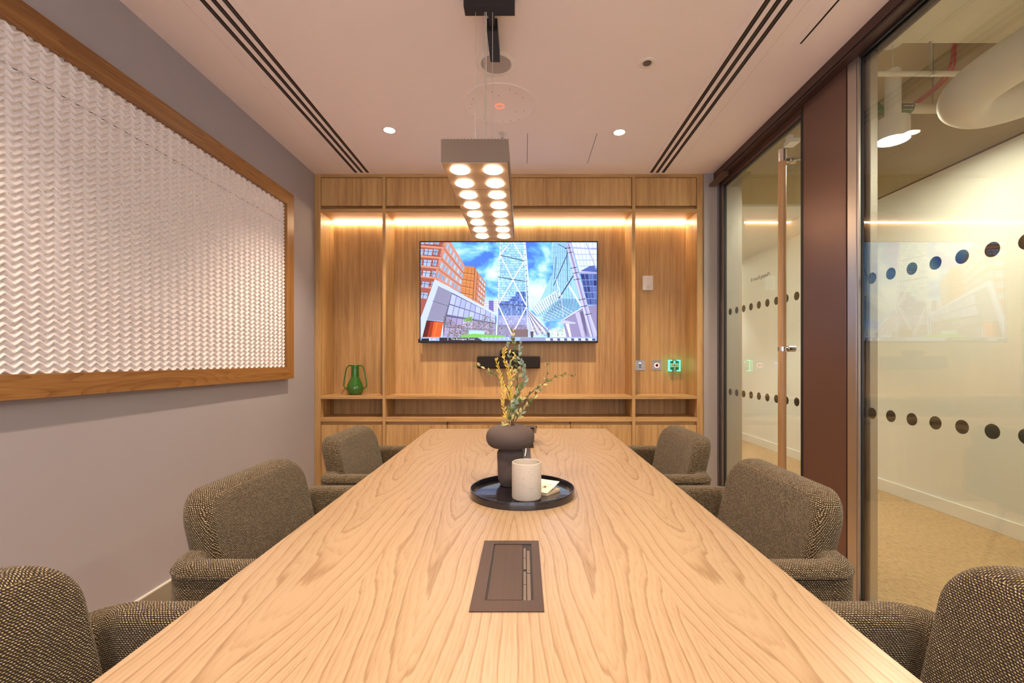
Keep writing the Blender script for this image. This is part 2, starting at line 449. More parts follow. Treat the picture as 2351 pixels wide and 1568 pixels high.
# door
door = bpy.data.objects.new('door_1', None); C.objects.link(door); door.location = (XG, 3.2, 0); door['kind'] = 'structure'
b = MB().box(XG - .005, XG + .005, 2.655, 3.67, .04, 2.574); b.build('pane', M['glass'], door, smooth=False)
b = MB().box(1.604, 1.64, 2.63, 3.715, 2.578, 2.627); b.box(1.604, 1.64, 2.63, 3.715, 0.005, .05); b.build('rail', M['bronze_mid'], door, bevel=.001)
b = MB().box(1.606, 1.634, 3.668, 3.72, .04, 2.58); b.build('stile', M['steel'], door, bevel=.001)
b = MB().box(1.608, 1.632, 3.663, 3.668, .04, 2.574); b.box(1.600, 1.64, 2.608, 2.632, 0, 2.6); b.box(1.608, 1.632, 2.65, 3.67, 2.570, 2.578)
b.box(1.603, 1.606, 2.63, 3.70, 2.602, 2.605); b.build('gasket', M['black'], door)
b = MB().box(1.604, 1.65, 3.72, 3.728, 0, 2.627); b.build('jamb', M['bronze_dark'], door)
b = MB().box(1.505, 1.556, 3.46, 3.70, 2.580, 2.600); b.box(1.512, 1.556, 3.46, 3.70, 2.600, 2.606); b.build('track_end', M['bronze_mid'], door, bevel=.001)
dots(door, 3.59, 9)
b = MB().box(1.63, 1.69, 2.78, 2.86, 2.505, 2.530); b.box(1.63, 1.66, 2.80, 2.84, 2.53, 2.56); b.build('door_closer', M['white'], door, bevel=.002)
# pull bar
hx, hy = 1.540, 2.715
b = MB().tube([(hx, hy, .06), (hx, hy, 2.352)], .0225, 24); h = b.build('handle', M['handle_oak'], door)
b = MB().tube([(hx, hy, 2.352), (hx, hy, 2.423)], .0232, 24)
b.tube([(hx, hy, 2.362), (XG - .005, hy, 2.362)], .0135, 16); b.tube([(XG - .035, hy, 2.362), (XG - .005, hy, 2.362)], .019, 20)
b.build('end_cap', M['chrome'], h, label='satin steel cap and bracket')
for z in (1.237, .12):
    b = MB().tube([(hx, hy, z - .013), (hx, hy, z + .013)], .0235, 24); b.tube([(hx, hy, z), (XG - .005, hy, z)], .011, 16)
    b.tube([(XG - .045, hy, z), (XG - .005, hy, z)], .018, 20); b.build('bracket', M['chrome'], h, label='satin steel bracket')
# outer jamb return seen through the door glass
b = MB().box(1.64, 1.775, 3.705, 3.765, 0, 2.66); struct('trim_6', b, M['steel'])
# writing on the door glass, read from the corridor
mt = Matrix.Translation((XG + .0065, 3.137, 1.742)) @ Matrix(((0, 0, 1, 0), (1, 0, 0, 0), (0, 1, 0, 0), (0, 0, 0, 1)))
text_obj('lettering', 'Meeting Room B', .0365, M['film'], door, mt)

# ------------------------------------------------------------------ ceiling trims / access panels
b = MB()
x0, x1, y0, y1 = .022, .495, 3.07, 3.54
for q in ((x0, x0 + .0035, y0, y1), (x1 - .0035, x1, y0, y1)): b.box(*q[:2], *q[2:], CZ - .0006, CZ + .01)
struct('trim_7', b, mat('shadow_gap', (.12, .10, .09), .9))
b = MB().box(1.300, 1.362, 1.0, 2.23, CZ - .0015, CZ); struct('trim_8', b, M['ceiling'])
b = MB().box(1.332, 1.341, 1.0, 2.20, CZ - .0022, CZ); struct('trim_9', b, M['black'])
for k, (xa, xb) in enumerate(((-1.425, -1.223), (.985, 1.180))):
    # the fine joint that runs beside each slot
    j = xa - .028 if k == 0 else xb + .03
    b = MB().box(j, j + .0012, YF, YB, CZ - .0006, CZ); struct('trim_%d' % (10 + k), b, mat('joint_paint', (.62, .55, .50), .9))
def diffuser(cx, label):
    t = thing('ceiling_slot_diffuser', (cx, 2.0, CZ), label, 'air vent', 'linear slot diffusers in the ceiling')
    ya, yb = -.6, 3.722; w = .0165; xs = (-.0475, 0, .0475)
    f = MB(); edges = [-.088] + [e for x in xs for e in (x - w / 1.3, x + w / 1.3)] + [.088]
    for i in range(0, len(edges), 2): f.box(cx + edges[i], cx + edges[i + 1], ya, yb - .012, CZ - .004, CZ)
    f.box(cx - .088, cx + .088, yb - .012, yb, CZ - .004, CZ)
    f.build('flange', M['ceiling'], t)
    for x in xs:
        s = MB().box(cx + x - w / 1.3, cx + x + w / 1.3, ya, yb - .012, CZ - .0006, CZ - .0002)
        o = s.build('slot', M['black'], t)
        s = MB().box(cx + x - .0025, cx + x + .0018, ya, yb - .012, CZ - .0022, CZ - .0008); s.build('blade', M['bronze_mid'], o)
diffuser(-1.318, 'long three-slot ceiling air diffuser beside the grey wall with the framed panel')
diffuser(1.083, 'long three-slot ceiling air diffuser on the glass door side')

def downlight(u, v, label):
    Y = (CZ - HC) * F / (V0 - v); X = (u - U0) * Y / F
    t = thing('ceiling_downlight', (X, Y, CZ), label, 'downlight', 'recessed downlights in front of the oak unit')
    MB().ring((X, Y, CZ - .002), .036, .044, t=.004).build('trim_ring', M['white_metal'], t)
    MB().disc((X, Y, CZ - .0025), .036, t=.003).build('lens', M['down_e'], t)
    l = bpy.data.lights.new('downlight_beam', 'SPOT'); l.energy = SPOT_W; l.color = WARM; l.spot_size = R(105); l.spot_blend = .7; l.shadow_soft_size = .03
    o = bpy.data.objects.new('downlight_beam', l); C.objects.link(o); o.parent = t; o.location = (0, 0, -.012)
downlight(894, 298, 'lit recessed downlight left of the hanging lamp')
downlight(1422, 303, 'lit recessed downlight right of the hanging lamp')
def added_downlight(X, Y, label):  # out-of-view lamps added to brighten the camera end of the room
    t = thing('ceiling_downlight', (X, Y, CZ), label, 'downlight', 'added unseen downlights at the camera end')
    MB().ring((X, Y, CZ - .002), .036, .044, t=.004).build('trim_ring', M['white_metal'], t)
    MB().disc((X, Y, CZ - .0025), .036, t=.003).build('lens', M['down_e'], t)
    l = bpy.data.lights.new('downlight_beam', 'SPOT'); l.energy = SPOT_W; l.color = WARM; l.spot_size = R(120); l.spot_blend = .8; l.shadow_soft_size = .03
    o = bpy.data.objects.new('downlight_beam', l); C.objects.link(o); o.parent = t; o.location = (0, 0, -.012)
for X, Y, lb in ((-.894, .75, 'downlight over the nearest chair on the framed panel side'), (.66, .75, 'downlight over the nearest chair on the glass side'),
                 (-.894, -.7, 'downlight near the added window on the framed panel side'), (.66, -.7, 'downlight near the added window on the glass side')):
    added_downlight(X, Y, 'added unseen recessed ' + lb)

# speaker, microphone, sensor, sprinkler
t = thing('ceiling_speaker', (-.144, 2.35, CZ), 'round white recessed ceiling speaker with grey grille behind the lamp canopy', 'speaker')
MB().lathe([(.1015, 0), (.1015, -.004), (.096, -.007), (.079, -.006), (.076, -.001)], (-.144, 2.35, CZ), 56, False, False).build('rim', M['white_metal'], t)
MB().disc((-.144, 2.35, CZ - .003), .0765, t=.003).build('grille', mat('grille_grey', (.42, .38, .38), .8), t)
t = thing('ceiling_microphone', (-.146, 2.72, CZ), 'large flush round ceiling microphone with pinholes and a red light ring', 'microphone')
MB().lathe([(.213, 0), (.213, -.003), (.209, -.0045), (.206, -.0035)], (-.146, 2.72, CZ), 72, False, True).build('plate', M['ceiling'], t)
MB().ring((-.146, 2.735, CZ - .0047), .022, .028, t=.002).build('light_ring', M['red_e'], t)
for (px, py) in ((618, 575), (660, 602), (700, 628), (380, 638), (370, 670), (360, 700), (546, 616), (503, 590), (653, 719), (707, 713), (573, 781), (624, 775), (676, 769)):
    u, v = 950 + px / 2.8, py / 2.8; Y = (CZ - .004 - HC) * F / (V0 - v); MB().disc(((u - U0) * Y / F, Y, CZ - .0038), .0026, t=.001, n=12).build('pinhole', M['black'], t)
t = thing('ceiling_sensor', (.634, 2.342, CZ), 'small round white presence sensor with a dark lens on the ceiling', 'sensor')
MB().lathe([(.044, 0), (.044, -.003), (.036, -.006), (.026, -.005), (.023, -.002)], (.634, 2.342, CZ), 40, False, True).build('rim', M['white_metal'], t)
MB().lathe([(.0215, 0), (.0205, -.006), (.014, -.010), (.004, -.012)], (.634, 2.342, CZ), 28, False, True).build('lens', mat('sensor_lens', (.12, .09, .08), .3), t)
t = thing('fire_sprinkler', (-.1466, 3.063, CZ), 'small white pendent fire sprinkler in the ceiling beyond the microphone', 'sprinkler')
MB().lathe([(.037, 0), (.037, -.003), (.030, -.005), (.026, -.001)], (-.1466, 3.063, CZ), 32, False, True).build('cup', M['white_metal'], t)
b = MB()
for s in (-1, 1): b.tube([(-.1466 + s * .008, 3.063, CZ), (-.1466 + s * .009, 3.063, CZ - .02), (-.1466, 3.063, CZ - .034)], .002, 8)
b.build('frame_arms', M['chrome'], t)
MB().disc((-.1466, 3.063, CZ - .035), .013, t=.0015).build('deflector', M['chrome'], t)

# ------------------------------------------------------------------ pendant lamp
px = -.146; PY0, PY1 = 1.348, 2.200; PZ = 1.754; PH = .071
t = thing('pendant_light', (px, (PY0 + PY1) / 2, CZ), 'long taupe hanging lamp of four blocks with lit round lenses above the table', 'pendant lamp')
def pend_top(x):                       # fluted upper surface
    return PZ + PH - .0022 * (.5 - .5 * math.cos((x - px) / .0098 * 2 * math.pi * .98))
for k in range(4):
    ya = PY0 + k * .213 + .0008; yb = PY0 + (k + 1) * .213 - .0008
    hb = MB(); n = 128; prof = []
    for i in range(n + 1):
        x = px - .1 + .2 * i / n; prof.append((x, pend_top(x)))
    # body as loft of the x-z profile
    ring = [(px + .1, PZ + .004), (px + .097, PZ + .0008), (px - .097, PZ + .0008), (px - .1, PZ + .004)] + prof
    hb.rings([[(x, y, z) for x, z in ring] for y in (ya, yb)])
    body = hb.build('lamp_block', M['lamp_body'], t, ang=25)
    MB().box(px - .0975, px + .0975, ya + .001, yb - .001, PZ - .0005, PZ + .002).build('underside', M['lamp_under'], body)
    for iy in (.053, .160):
        for sx in (-.0507, .0507):
            yy = PY0 + k * .213 + iy
            MB().lathe([(.0295, .002), (.0295, -.0025), (.026, -.0045), (.012, -.0055)], (px + sx, yy, PZ), 36, False, True).build('lens', M['pend_e'], body)
can = MB().box(-.2515, -.039, 1.890, 1.947, 2.641, CZ); can.box(-.166, -.119, 2.038, 2.249, 2.641, CZ)
can.box(-.155, -.13, 1.947, 2.038, 2.655, 2.69)
can.build('canopy', M['black'], t, bevel=.001)
for (ua, ub, Yl, r) in ((1092, 1091.3, 1.42, .0011), (1112, 1110.5, 1.68, .0011), (1116, 1115, 1.73, .0028), (1131, 1131.5, 2.12, .0011)):
    top = at(ua, 20, 1.925); top.z = 2.642; x = (ub - U0) * Yl / F
    MB().tube([top, (x, Yl, PZ + PH - .001)], r, 8).build('cable', M['cable'], t)

# ------------------------------------------------------------------ oak wall unit
un = thing('oak_wall_unit', (-.12, YB, 0), 'full-width built-in oak storage wall with lit niches, shelves and cupboard doors', 'cabinet')
XU0, XU1 = XL + .001, 1.472
D1, D2 = (-1.1626, -1.1364), (.887, .9155)
def part(name, *boxes, m='oak', bevel=.0012, par=None):
    b = MB()
    for q in boxes: b.box(*q)
    return b.build(name, M[m], par or un, bevel=bevel)
part('back_panel', (XU0, XU1, YN, YN + .018, 0, CZ))
part('side_panel', (XU0, -1.6705, YB, YN, 0, CZ)); part('side_panel', (1.421, XU1, YB, YN, 0, CZ))
part('divider', (D1[0], D1[1], YB, YN, .08, 2.673)); part('divider', (D2[0], D2[1], YB, YN, .08, 2.673))
part('top_rail', (-1.6705, 1.421, YB + .0005, YN, 2.673, 2.699), m='oak_h')
bays = ((-1.6705, D1[0]), (D1[1], D2[0]), (D2[1], 1.421))
for i, (xa, xb) in enumerate(bays):
    part('niche_top', (xa, xb, YB + .0008, YN, 2.387, 2.415), m='oak_h')
    part('shelf', (xa, xb, YB + .0008, YN, .851, .877), m='oak_h')
    part('counter', (xa, xb, YB + .0008, YN, .666, .6995), m='oak_h')
    part('recess_panel', (xa, xb, YB + .045, YB + .055, 2.415, 2.673), m='oak_h'); part('recess_panel', (xa, xb, YB + .03, YB + .04, .1, .666), m='oak_h')
    part('upper_door', (xa + .003, xb - .003, YB + .006, YB + .026, 2.441, 2.670))
    nd = 4 if i == 1 else 1
    for k in range(nd):
        a = xa + (xb - xa) * k / nd; c = xa + (xb - xa) * (k + 1) / nd
        part('cupboard_door', (a + .0025, c - .0025, YB + .004, YB + .022, .105, .638))
        if k: part('divider_edge', (a - .002, a + .002, YB + .012, YB + .03, .638, .666), m='black', bevel=0)
    # led strip: aluminium channel with glowing diffuser
    st = part('led_channel', (xa + .002, xb - .002, YN - .017, YN - .001, 2.3835, 2.3868), m='chrome', bevel=0)
    part('led_diffuser', (xa + .003, xb - .003, YN - .016, YN - .003, 2.3755, 2.3835), m='led_e', bevel=0, par=st)
part('plinth', (XU0, XU1, YB + .04, YN, 0, .1))

# ------------------------------------------------------------------ television with a city picture
TX0, TX1, TZ0, TZ1, TYF = -.8938, .6326, 1.3195, 2.1905, 3.900
tv = thing('television', ((TX0 + TX1) / 2, TYF + .05, TZ0), 'large wall television showing towers and a brick building', 'television')
b = MB().box(TX0, TX1, TYF + .002, TYF + .045, TZ0 + .0, TZ1); b.box(-.6, .34, TYF + .045, YN - .003, 1.5, 2.0)
b.build('casing', M['black'], tv, bevel=.002)
b = MB()
for q in ((TX0, TX0 + .008, TZ0, TZ1), (TX1 - .008, TX1, TZ0, TZ1), (TX0, TX1, TZ0, TZ0 + .017), (TX0, TX1, TZ1 - .009, TZ1)):
    b.box(q[0], q[1], TYF - .004, TYF + .003, q[2], q[3])
b.box(TX0 - .012, TX0 + .003, TYF - .006, TYF + .02, TZ0 + .002, TZ0 + .034)
b.build('bezel', M['black'], tv, bevel=.0008)
SX0, SX1, SZ0, SZ1 = TX0 + .008, TX1 - .008, TZ0 + .017, TZ1 - .009
def tvp(x, y, d): return (SX0 + (x - 135) / 2060 * (SX1 - SX0), TYF + .0015 - d, SZ1 - (y - 130) / 1160 * (SZ1 - SZ0))
ms = mat('screen_sky', (0, 0, 0), .25); tt = NT(ms); co = tt.coord('Object')
n = tt.noise(tt.mapping(co, (3.2, 1, 5), loc=(.3, 0, .5)), 1.0, 6, .55, .4); xx, yy, zz = tt.sep(co)
g = tt.m('ADD', n, tt.m('MULTIPLY', tt.m('SUBTRACT', .62, zz), .14))
c = tt.ramp(g, [(.40, srgb(70, 120, 235)), (.50, srgb(110, 190, 255)), (.60, srgb(205, 240, 255)), (.72, srgb(245, 250, 255))])
tt.l(c, tt.b.inputs['Emission Color']); tt.b.inputs['Emission Strength'].default_value = 1.35
MB().add([tvp(135, 130, 0), tvp(2195, 130, 0), tvp(2195, 1290, 0), tvp(135, 1290, 0)], [(3, 2, 1, 0)]).build('screen', ms, tv, smooth=False)
# the picture on the screen: flat coloured shapes
PV, PF, PC = [], [], []; LAY = [0]
def lay(): LAY[0] += 1
def poly(pts, col):
    o = len(PV); d = .00012 + LAY[0] * .00006
    for (x, y) in pts:
        x = min(max(x, 135), 2195); y = min(max(y, 130), 1290); PV.append(tvp(x, y, d))
    PF.append(tuple(range(o, o + len(pts)))); PC.append(srgb(*[max(0, min(255, c)) for c in col]))
def bil(q, s, r):
    (a, b_, c_, d_) = q
    return tuple((a[i] * (1 - s) + b_[i] * s) * (1 - r) + (d_[i] * (1 - s) + c_[i] * s) * r for i in (0, 1))
def grid(q, nx, ny, mx, my, colf):
    for i in range(nx):
        for j in range(ny):
            s0, s1, r0, r1 = (i + mx) / nx, (i + 1 - mx) / nx, (j + my) / ny, (j + 1 - my) / ny
            cl = colf(i, j)
            if cl: poly([bil(q, s0, r0), bil(q, s1, r0), bil(q, s1, r1), bil(q, s0, r1)], cl)
def line(a, b_, w, col):
    dx, dy = b_[0] - a[0], b_[1] - a[1]; L = math.hypot(dx, dy); nx, ny = -dy / L * w / 2, dx / L * w / 2
    poly([(a[0] + nx, a[1] + ny), (b_[0] + nx, b_[1] + ny), (b_[0] - nx, b_[1] - ny), (a[0] - nx, a[1] - ny)], col)
rv = random.Random(3)
def jit(c, a): k = rv.uniform(-a, a); return tuple(x + k for x in c)
# small far block
lay(); poly([(880, 820), (1030, 820), (1030, 960), (880, 890)], (225, 230, 250)); lay()
for k in range(6): line((880, 830 + k * 20), (1030, 830 + k * 22), 6, (120, 130, 180))
lay(); poly([(932, 815), (988, 815), (988, 950), (932, 930)], (105, 95, 175))
# brick building
lay(); poly([(770, 425), (800, 480), (900, 610), (875, 890), (740, 830)], (200, 128, 92))
poly([(650, 410), (770, 420), (745, 830), (600, 720)], (205, 128, 72))
poly([(400, 130), (490, 130), (655, 412), (598, 720), (290, 560)], (208, 140, 120))
poly([(135, 130), (440, 130), (300, 560), (190, 900), (135, 1010)], (160, 88, 78))
lay()
for k in range(5):
    y = 165 + k * 118; line((135, y + 10), (405 - k * 30, y + 32), 24, (214, 140, 112))
    line((135, y - 8), (405 - k * 30, y + 14), 5, (110, 50, 50))
for k in range(4): line((400 - k * 30, 130 + k * 120), (130 + 290 - k * 30, 220 + k * 120), 3, (120, 60, 60))
for (xa, xb) in ((165, 235), (235, 330), (335, 400)):
    pass
lay()
for j in range(6):
    y = 195 + (j - 1) * 128
    for (xa, xb) in ((138, 185), (195, 292), (302, 358)):
        sh = (j) * 14
        poly([(xa - sh * .7, y + 12), (xb - sh, y + 20), (xb - sh - 16, y + 90), (xa - sh * .7 - 8, y + 80)], jit((160, 178, 215), 14))
lay()
for j in range(6):
    y = 195 + (j - 1) * 128; sh = j * 14
    line((135, y + 34), (360 - sh, y + 52), 5, (60, 60, 85)); line((243 - sh, y + 14), (230 - sh, y + 86), 6, (70, 60, 80)); line((330 - sh, y + 14), (316 - sh, y + 90), 4, (70, 60, 80))
qB = [(430, 130), (480, 130), (648, 415), (590, 720)]
qB = [(452, 95), (655, 425), (600, 720), (300, 560)]
grid(qB, 6, 4, .13, .24, lambda i, j: jit((165, 190, 225), 18)); lay()
grid(qB, 12, 4, .44, .26, lambda i, j: (60, 50, 70)); 
for k in range(1, 4): line(bil(qB, 0, k / 4), bil(qB, 1, k / 4), 7, (150, 80, 70))
for k in range(1, 5): line((652 - k * 12, 410 + k * 78), (768 - k * 6, 425 + k * 82), 6, (120, 60, 40)); line((660 - k * 12, 425 + k * 78), (765 - k * 6, 440 + k * 82), 3, (245, 190, 120))
for x in (690, 735): line((x, 430), (x - 40, 800), 5, (160, 85, 40))
qD = [(800, 490), (898, 615), (872, 880), (770, 800)]
grid(qD, 4, 5, .2, .22, lambda i, j: jit((175, 195, 230), 16) if i > 0 else None)
for k in range(1, 6): line(bil(qD, 0, k / 5.2), bil(qD, 1, k / 5.2), 5, (120, 60, 50))
line((770, 425), (745, 830), 8, (130, 65, 45)); line((802, 480), (775, 830), 6, (140, 75, 50))
# low glass building with its white fascia
lay(); poly([(500, 715), (1012, 985), (1012, 1245), (395, 1255), (400, 1060)], (96, 92, 130)); lay()
qG = [(495, 725), (1010, 985), (1010, 1120), (440, 1000)]
grid([(500, 730), (1008, 985), (1008, 1080), (440, 985)], 9, 2, .05, .05, lambda i, j: jit((172, 182, 238), 12))
grid([(435, 1000), (1008, 1090), (1008, 1240), (395, 1250)], 9, 2, .05, .04, lambda i, j: jit((170, 160, 205), 16))
lay(); poly([(300, 565), (350, 590), (1012, 962), (1012, 990), (345, 640), (205, 1052), (150, 1290), (135, 1290), (135, 1020)], (196, 208, 252))
poly([(335, 640), (502, 722), (400, 1062), (210, 1045)], (138, 136, 168)); lay()
line((275, 820), (470, 885), 6, (90, 88, 115))
for k in range(22): line((330 - k * 5.6, 655 + k * 18), (498 - k * 4.6, 735 + k * 15), 2, (165, 165, 195))
poly([(208, 1048), (402, 1066), (360, 1287), (150, 1287)], (92, 22, 18)); lay()
poly([(290, 1066), (400, 1070), (362, 1285), (250, 1285)], (226, 92, 38)); poly([(250, 1066), (292, 1066), (245, 1285), (200, 1285)], (160, 48, 22))
line((330, 1070), (285, 1285), 12, (250, 140, 70)); line((150, 1286), (210, 1050), 10, (60, 20, 20))
# planting
lay()
for k in range(1500):
    x = rv.uniform(405, 985); top = 1040 + 60 * math.sin(x * .013) + (0 if x < 750 or x > 850 else 60); y = rv.uniform(top, 1240); s = rv.uniform(3, 8)
    cc = rv.choice([(70, 90, 60), (150, 110, 100), (120, 80, 80), (90, 130, 60), (45, 50, 60), (180, 150, 130)])
    a0 = rv.uniform(0, 6.28); poly([(x + s * math.cos(a0 + q * 2.09), y + s * math.sin(a0 + q * 2.09)) for q in range(3)], cc)
for k in range(40):
    x = rv.uniform(640, 740); y = rv.uniform(1010, 1060); s = rv.uniform(6, 12); poly([(x, y - s), (x + s, y), (x, y + s), (x - s, y)], jit((110, 165, 60), 20))
lay(); poly([(700, 1165), (880, 1172), (880, 1225), (695, 1220)], (170, 215, 225))
# tower
lay(); poly([(1065, 130), (1345, 130), (1395, 880), (1392, 1245), (1018, 1245), (1040, 880)], (92, 130, 190))
poly([(1345, 130), (1362, 130), (1432, 890), (1395, 885)], (205, 228, 250)); lay()
def tc(i, j):
    y = j / 40
    if y > .86: return jit((140, 120, 150), 22)
    if y > .76: return jit((165, 165, 215), 22)
    if y > .66: return jit((90, 120, 190), 42)
    if y > .56: return jit((85, 115, 200), 60) if (i > 5 + (0.62 - y) * 40 or y > .61) else jit((190, 225, 250), 15)
    if y > .50 and i > 9: return jit((60, 90, 170), 35)
    return jit((165, 222, 250), 30)
grid([(1068, 130), (1342, 130), (1388, 1240), (1022, 1240)], 16, 40, .07, .07, tc); lay()
for a, c_ in (((1185, 130), (1060, 285)), ((1222, 130), (1348, 345)), ((1072, 290), (1378, 885)), ((1342, 360), (1045, 862)), ((1045, 872), (1202, 1215)), ((1372, 892), (1208, 1215))):
    line(a, c_, 15, (238, 242, 255)); line((a[0] + 8, a[1]), (c_[0] + 8, c_[1]), 3, (80, 90, 140))
for a, c_ in (((1060, 280), (1348, 350)), ((1043, 540), (1368, 592)), ((1040, 852), (1392, 886))): line(a, c_, 9, (56, 60, 96))
line((1066, 130), (1022, 1240), 10, (225, 235, 252)); line((1345, 130), (1392, 1240), 9, (225, 235, 252))
for k in range(11): poly([(1058 - k * 3, 160 + k * 62), (1074 - k * 3, 160 + k * 62), (1074 - k * 3, 168 + k * 62), (1058 - k * 3, 168 + k * 62)], (40, 45, 80)); poly([(1340 + k * 4, 150 + k * 62), (1356 + k * 4, 150 + k * 62), (1356 + k * 4, 158 + k * 62), (1340 + k * 4, 158 + k * 62)], (40, 45, 80))
# right-hand glass complex
lay(); poly([(1670, 130), (1850, 130), (1960, 560), (2040, 900), (1800, 1040), (1570, 1065), (1500, 1000), (1425, 905), (1530, 810), (1690, 465), (1652, 270)], (150, 205, 240)); lay()
poly([(1425, 905), (1720, 700), (1800, 760), (1500, 990)], (205, 238, 250)); poly([(1560, 1000), (1780, 790), (1990, 800), (2030, 880), (1800, 1035), (1570, 1060)], (112, 168, 205)); lay()
for k in range(9): line((1700 + k * 18, 130), (1640 + k * 34, 980 - k * 15), 3, (70, 90, 150))
for k in range(12): line((1655, 200 + k * 60), (1900, 150 + k * 78), 3, (120, 150, 205))
for k in range(12): line((1440 + k * 26, 885 - k * 16), (1520 + k * 24, 1000 - k * 8), 5, (60, 80, 125))
for k in range(8): line((1500 + k * 34, 1000 - k * 22), (1640 + k * 42, 1050 - k * 12), 4, (235, 245, 255))
for k in range(9): line((1575 + k * 48, 1050 - k * 10), (1700 + k * 36, 840 - k * 8), 3, (50, 75, 115))
line((1850, 270), (1690, 640), 10, (60, 66, 110)); line((1720, 300), (1700, 560), 6, (60, 66, 110)); line((1845, 130), (1852, 590), 8, (75, 80, 130)); line((1740, 150), (1850, 210), 9, (90, 95, 145))
line((1935, 500), (1750, 790), 14, (58, 62, 105)); line((1718, 560), (1775, 770), 12, (220, 228, 250)); line((1425, 900), (1735, 695), 10, (228, 238, 255)); line((1868, 640), (2012, 880), 20, (236, 238, 255))
line((1780, 770), (1800, 1010), 12, (175, 190, 225)); line((1905, 745), (1930, 950), 8, (150, 165, 215))
lay(); poly([(1888, 130), (2195, 130), (2195, 870), (2070, 870), (1995, 490)], (120, 145, 205)); lay()
grid([(1895, 130), (2195, 130), (2195, 480), (1990, 480)], 6, 5, .04, .04, lambda i, j: jit((218, 236, 254), 10))
grid([(2000, 500), (2195, 500), (2195, 865), (2085, 865)], 4, 5, .06, .06, lambda i, j: jit((62, 80, 150), 34)); lay()
poly([(2000, 470), (2110, 410), (2175, 400), (2195, 440), (2195, 480)], (78, 100, 180))
line((1850, 190), (2195, 212), 15, (160, 165, 215)); line((1940, 482), (2195, 492), 17, (170, 170, 215)); line((2070, 140), (2188, 450), 12, (165, 170, 220))
lay(); poly([(1795, 1045), (2040, 885), (2195, 868), (2195, 1290), (1850, 1290)], (140, 132, 176)); lay()
poly([(1940, 960), (1990, 945), (2080, 1290), (2030, 1290)], (188, 180, 220)); poly([(1830, 1090), (1870, 1090), (1900, 1255), (1880, 1255)], (240, 238, 255)); poly([(1995, 950), (2040, 930), (2080, 1200), (2060, 1290)], (100, 92, 130))
poly([(1715, 1085), (1810, 1045), (1950, 1075), (1940, 1090)], (190, 190, 220)); line((1800, 1040), (2050, 885), 12, (210, 212, 245))
lay(); poly([(1835, 135), (1895, 135), (1960, 420), (2080, 880), (2195, 1180), (2195, 1290), (2130, 1290), (2020, 900), (1920, 520), (1870, 300)], (178, 176, 222)); lay()
line((1862, 150), (2160, 1285), 7, (90, 86, 130)); line((1848, 200), (2140, 1285), 6, (232, 232, 255)); line((1880, 150), (2185, 1230), 6, (215, 214, 250))
for (x, y) in ((1865, 198), (1885, 250), (1930, 430), (1955, 490), (1970, 565), (2035, 800), (2060, 880), (2100, 975)): line((x - 45, y + 8), (x + 30, y - 6), 9, (40, 36, 66))
# entrance level, struts and paving
lay(); poly([(1215, 1155), (1392, 1155), (1392, 1245), (1210, 1245)], (110, 84, 88)); poly([(135, 1245), (2195, 1245), (2195, 1290), (135, 1290)], (150, 176, 226)); poly([(1392, 930), (1440, 960), (1640, 1200), (1400, 1240)], (182, 182, 222)); lay()
for k in range(7): line((1398, 930 + k * 12), (1670 - k * 34, 1200 + k * 4), 9, (90, 86, 118) if k % 2 else (225, 225, 248))
for k in range(150):
    x = rv.uniform(1420, 1800); y = rv.uniform(1120, 1235); s = rv.uniform(4, 10); poly([(x, y - s), (x + s, y), (x - s, y + s)], rv.choice([(190, 190, 110), (150, 160, 80), (225, 220, 230), (110, 100, 120), (210, 180, 140)]))
poly([(600, 1222), (760, 1206), (1120, 1226), (1128, 1240), (990, 1252), (610, 1246)], (112, 190, 70)); lay()
poly([(355, 1252), (800, 1252), (860, 1290), (355, 1290)], (34, 28, 44)); poly([(150, 1262), (235, 1262), (232, 1290), (140, 1290)], (30, 18, 26))
for k in range(8): line((860 + k * 50, 1245), (862 + k * 50, 1275), 6, (225, 230, 250))
line((455, 1258), (453, 1285), 9, (245, 245, 255)); line((245, 1256), (240, 1285), 10, (250, 235, 235)); poly([(275, 1262), (318, 1262), (312, 1280), (270, 1280)], (230, 190, 190))
poly([(1300, 1250), (1590, 1256), (1590, 1284), (1300, 1284)], (120, 118, 165)); line((1300, 1266), (1590, 1270), 5, (215, 218, 245))
for k in range(7): poly([(1600 + k * 82, 1260), (1645 + k * 82, 1260), (1650 + k * 82, 1287), (1606 + k * 82, 1287)], (240, 242, 255)); poly([(1648 + k * 82, 1262), (1680 + k * 82, 1262), (1684 + k * 82, 1287), (1652 + k * 82, 1287)], (70, 62, 100))
poly([(1415, 1180), (1455, 1180), (1450, 1250), (1425, 1250)], (58, 50, 80)); poly([(1612, 1195), (1645, 1195), (1642, 1250), (1620, 1250)], (58, 50, 80))
me = bpy.data.meshes.new('city_picture'); off = tv.location
me.from_pydata([(p[0] - off.x, p[1] - off.y, p[2] - off.z) for p in PV], [], PF)
ca = me.color_attributes.new('picture', 'FLOAT_COLOR', 'CORNER')
for p in me.polygons:
    for li in p.loop_indices: ca.data[li].color = PC[p.index]
mp = mat('screen_picture', (0, 0, 0), .25); tt = NT(mp); vc = tt.n('ShaderNodeVertexColor', layer_name='picture')
tt.l(vc.outputs[0], tt.b.inputs['Emission Color']); tt.b.inputs['Emission Strength'].default_value = 1.35
me.materials.append(mp); o = bpy.data.objects.new('city_picture', me); C.objects.link(o); o.parent = tv
mw = mat('screen_text', (0, 0, 0), .3, emit=(1, 1, 1), es=1.1)
cpt = Vector(tvp(630, 1269, .004))
text_obj('caption', 'The Broadgate Tower', .0225, mw, tv, Matrix.Translation(cpt) @ FACE_CAM, 1.02)

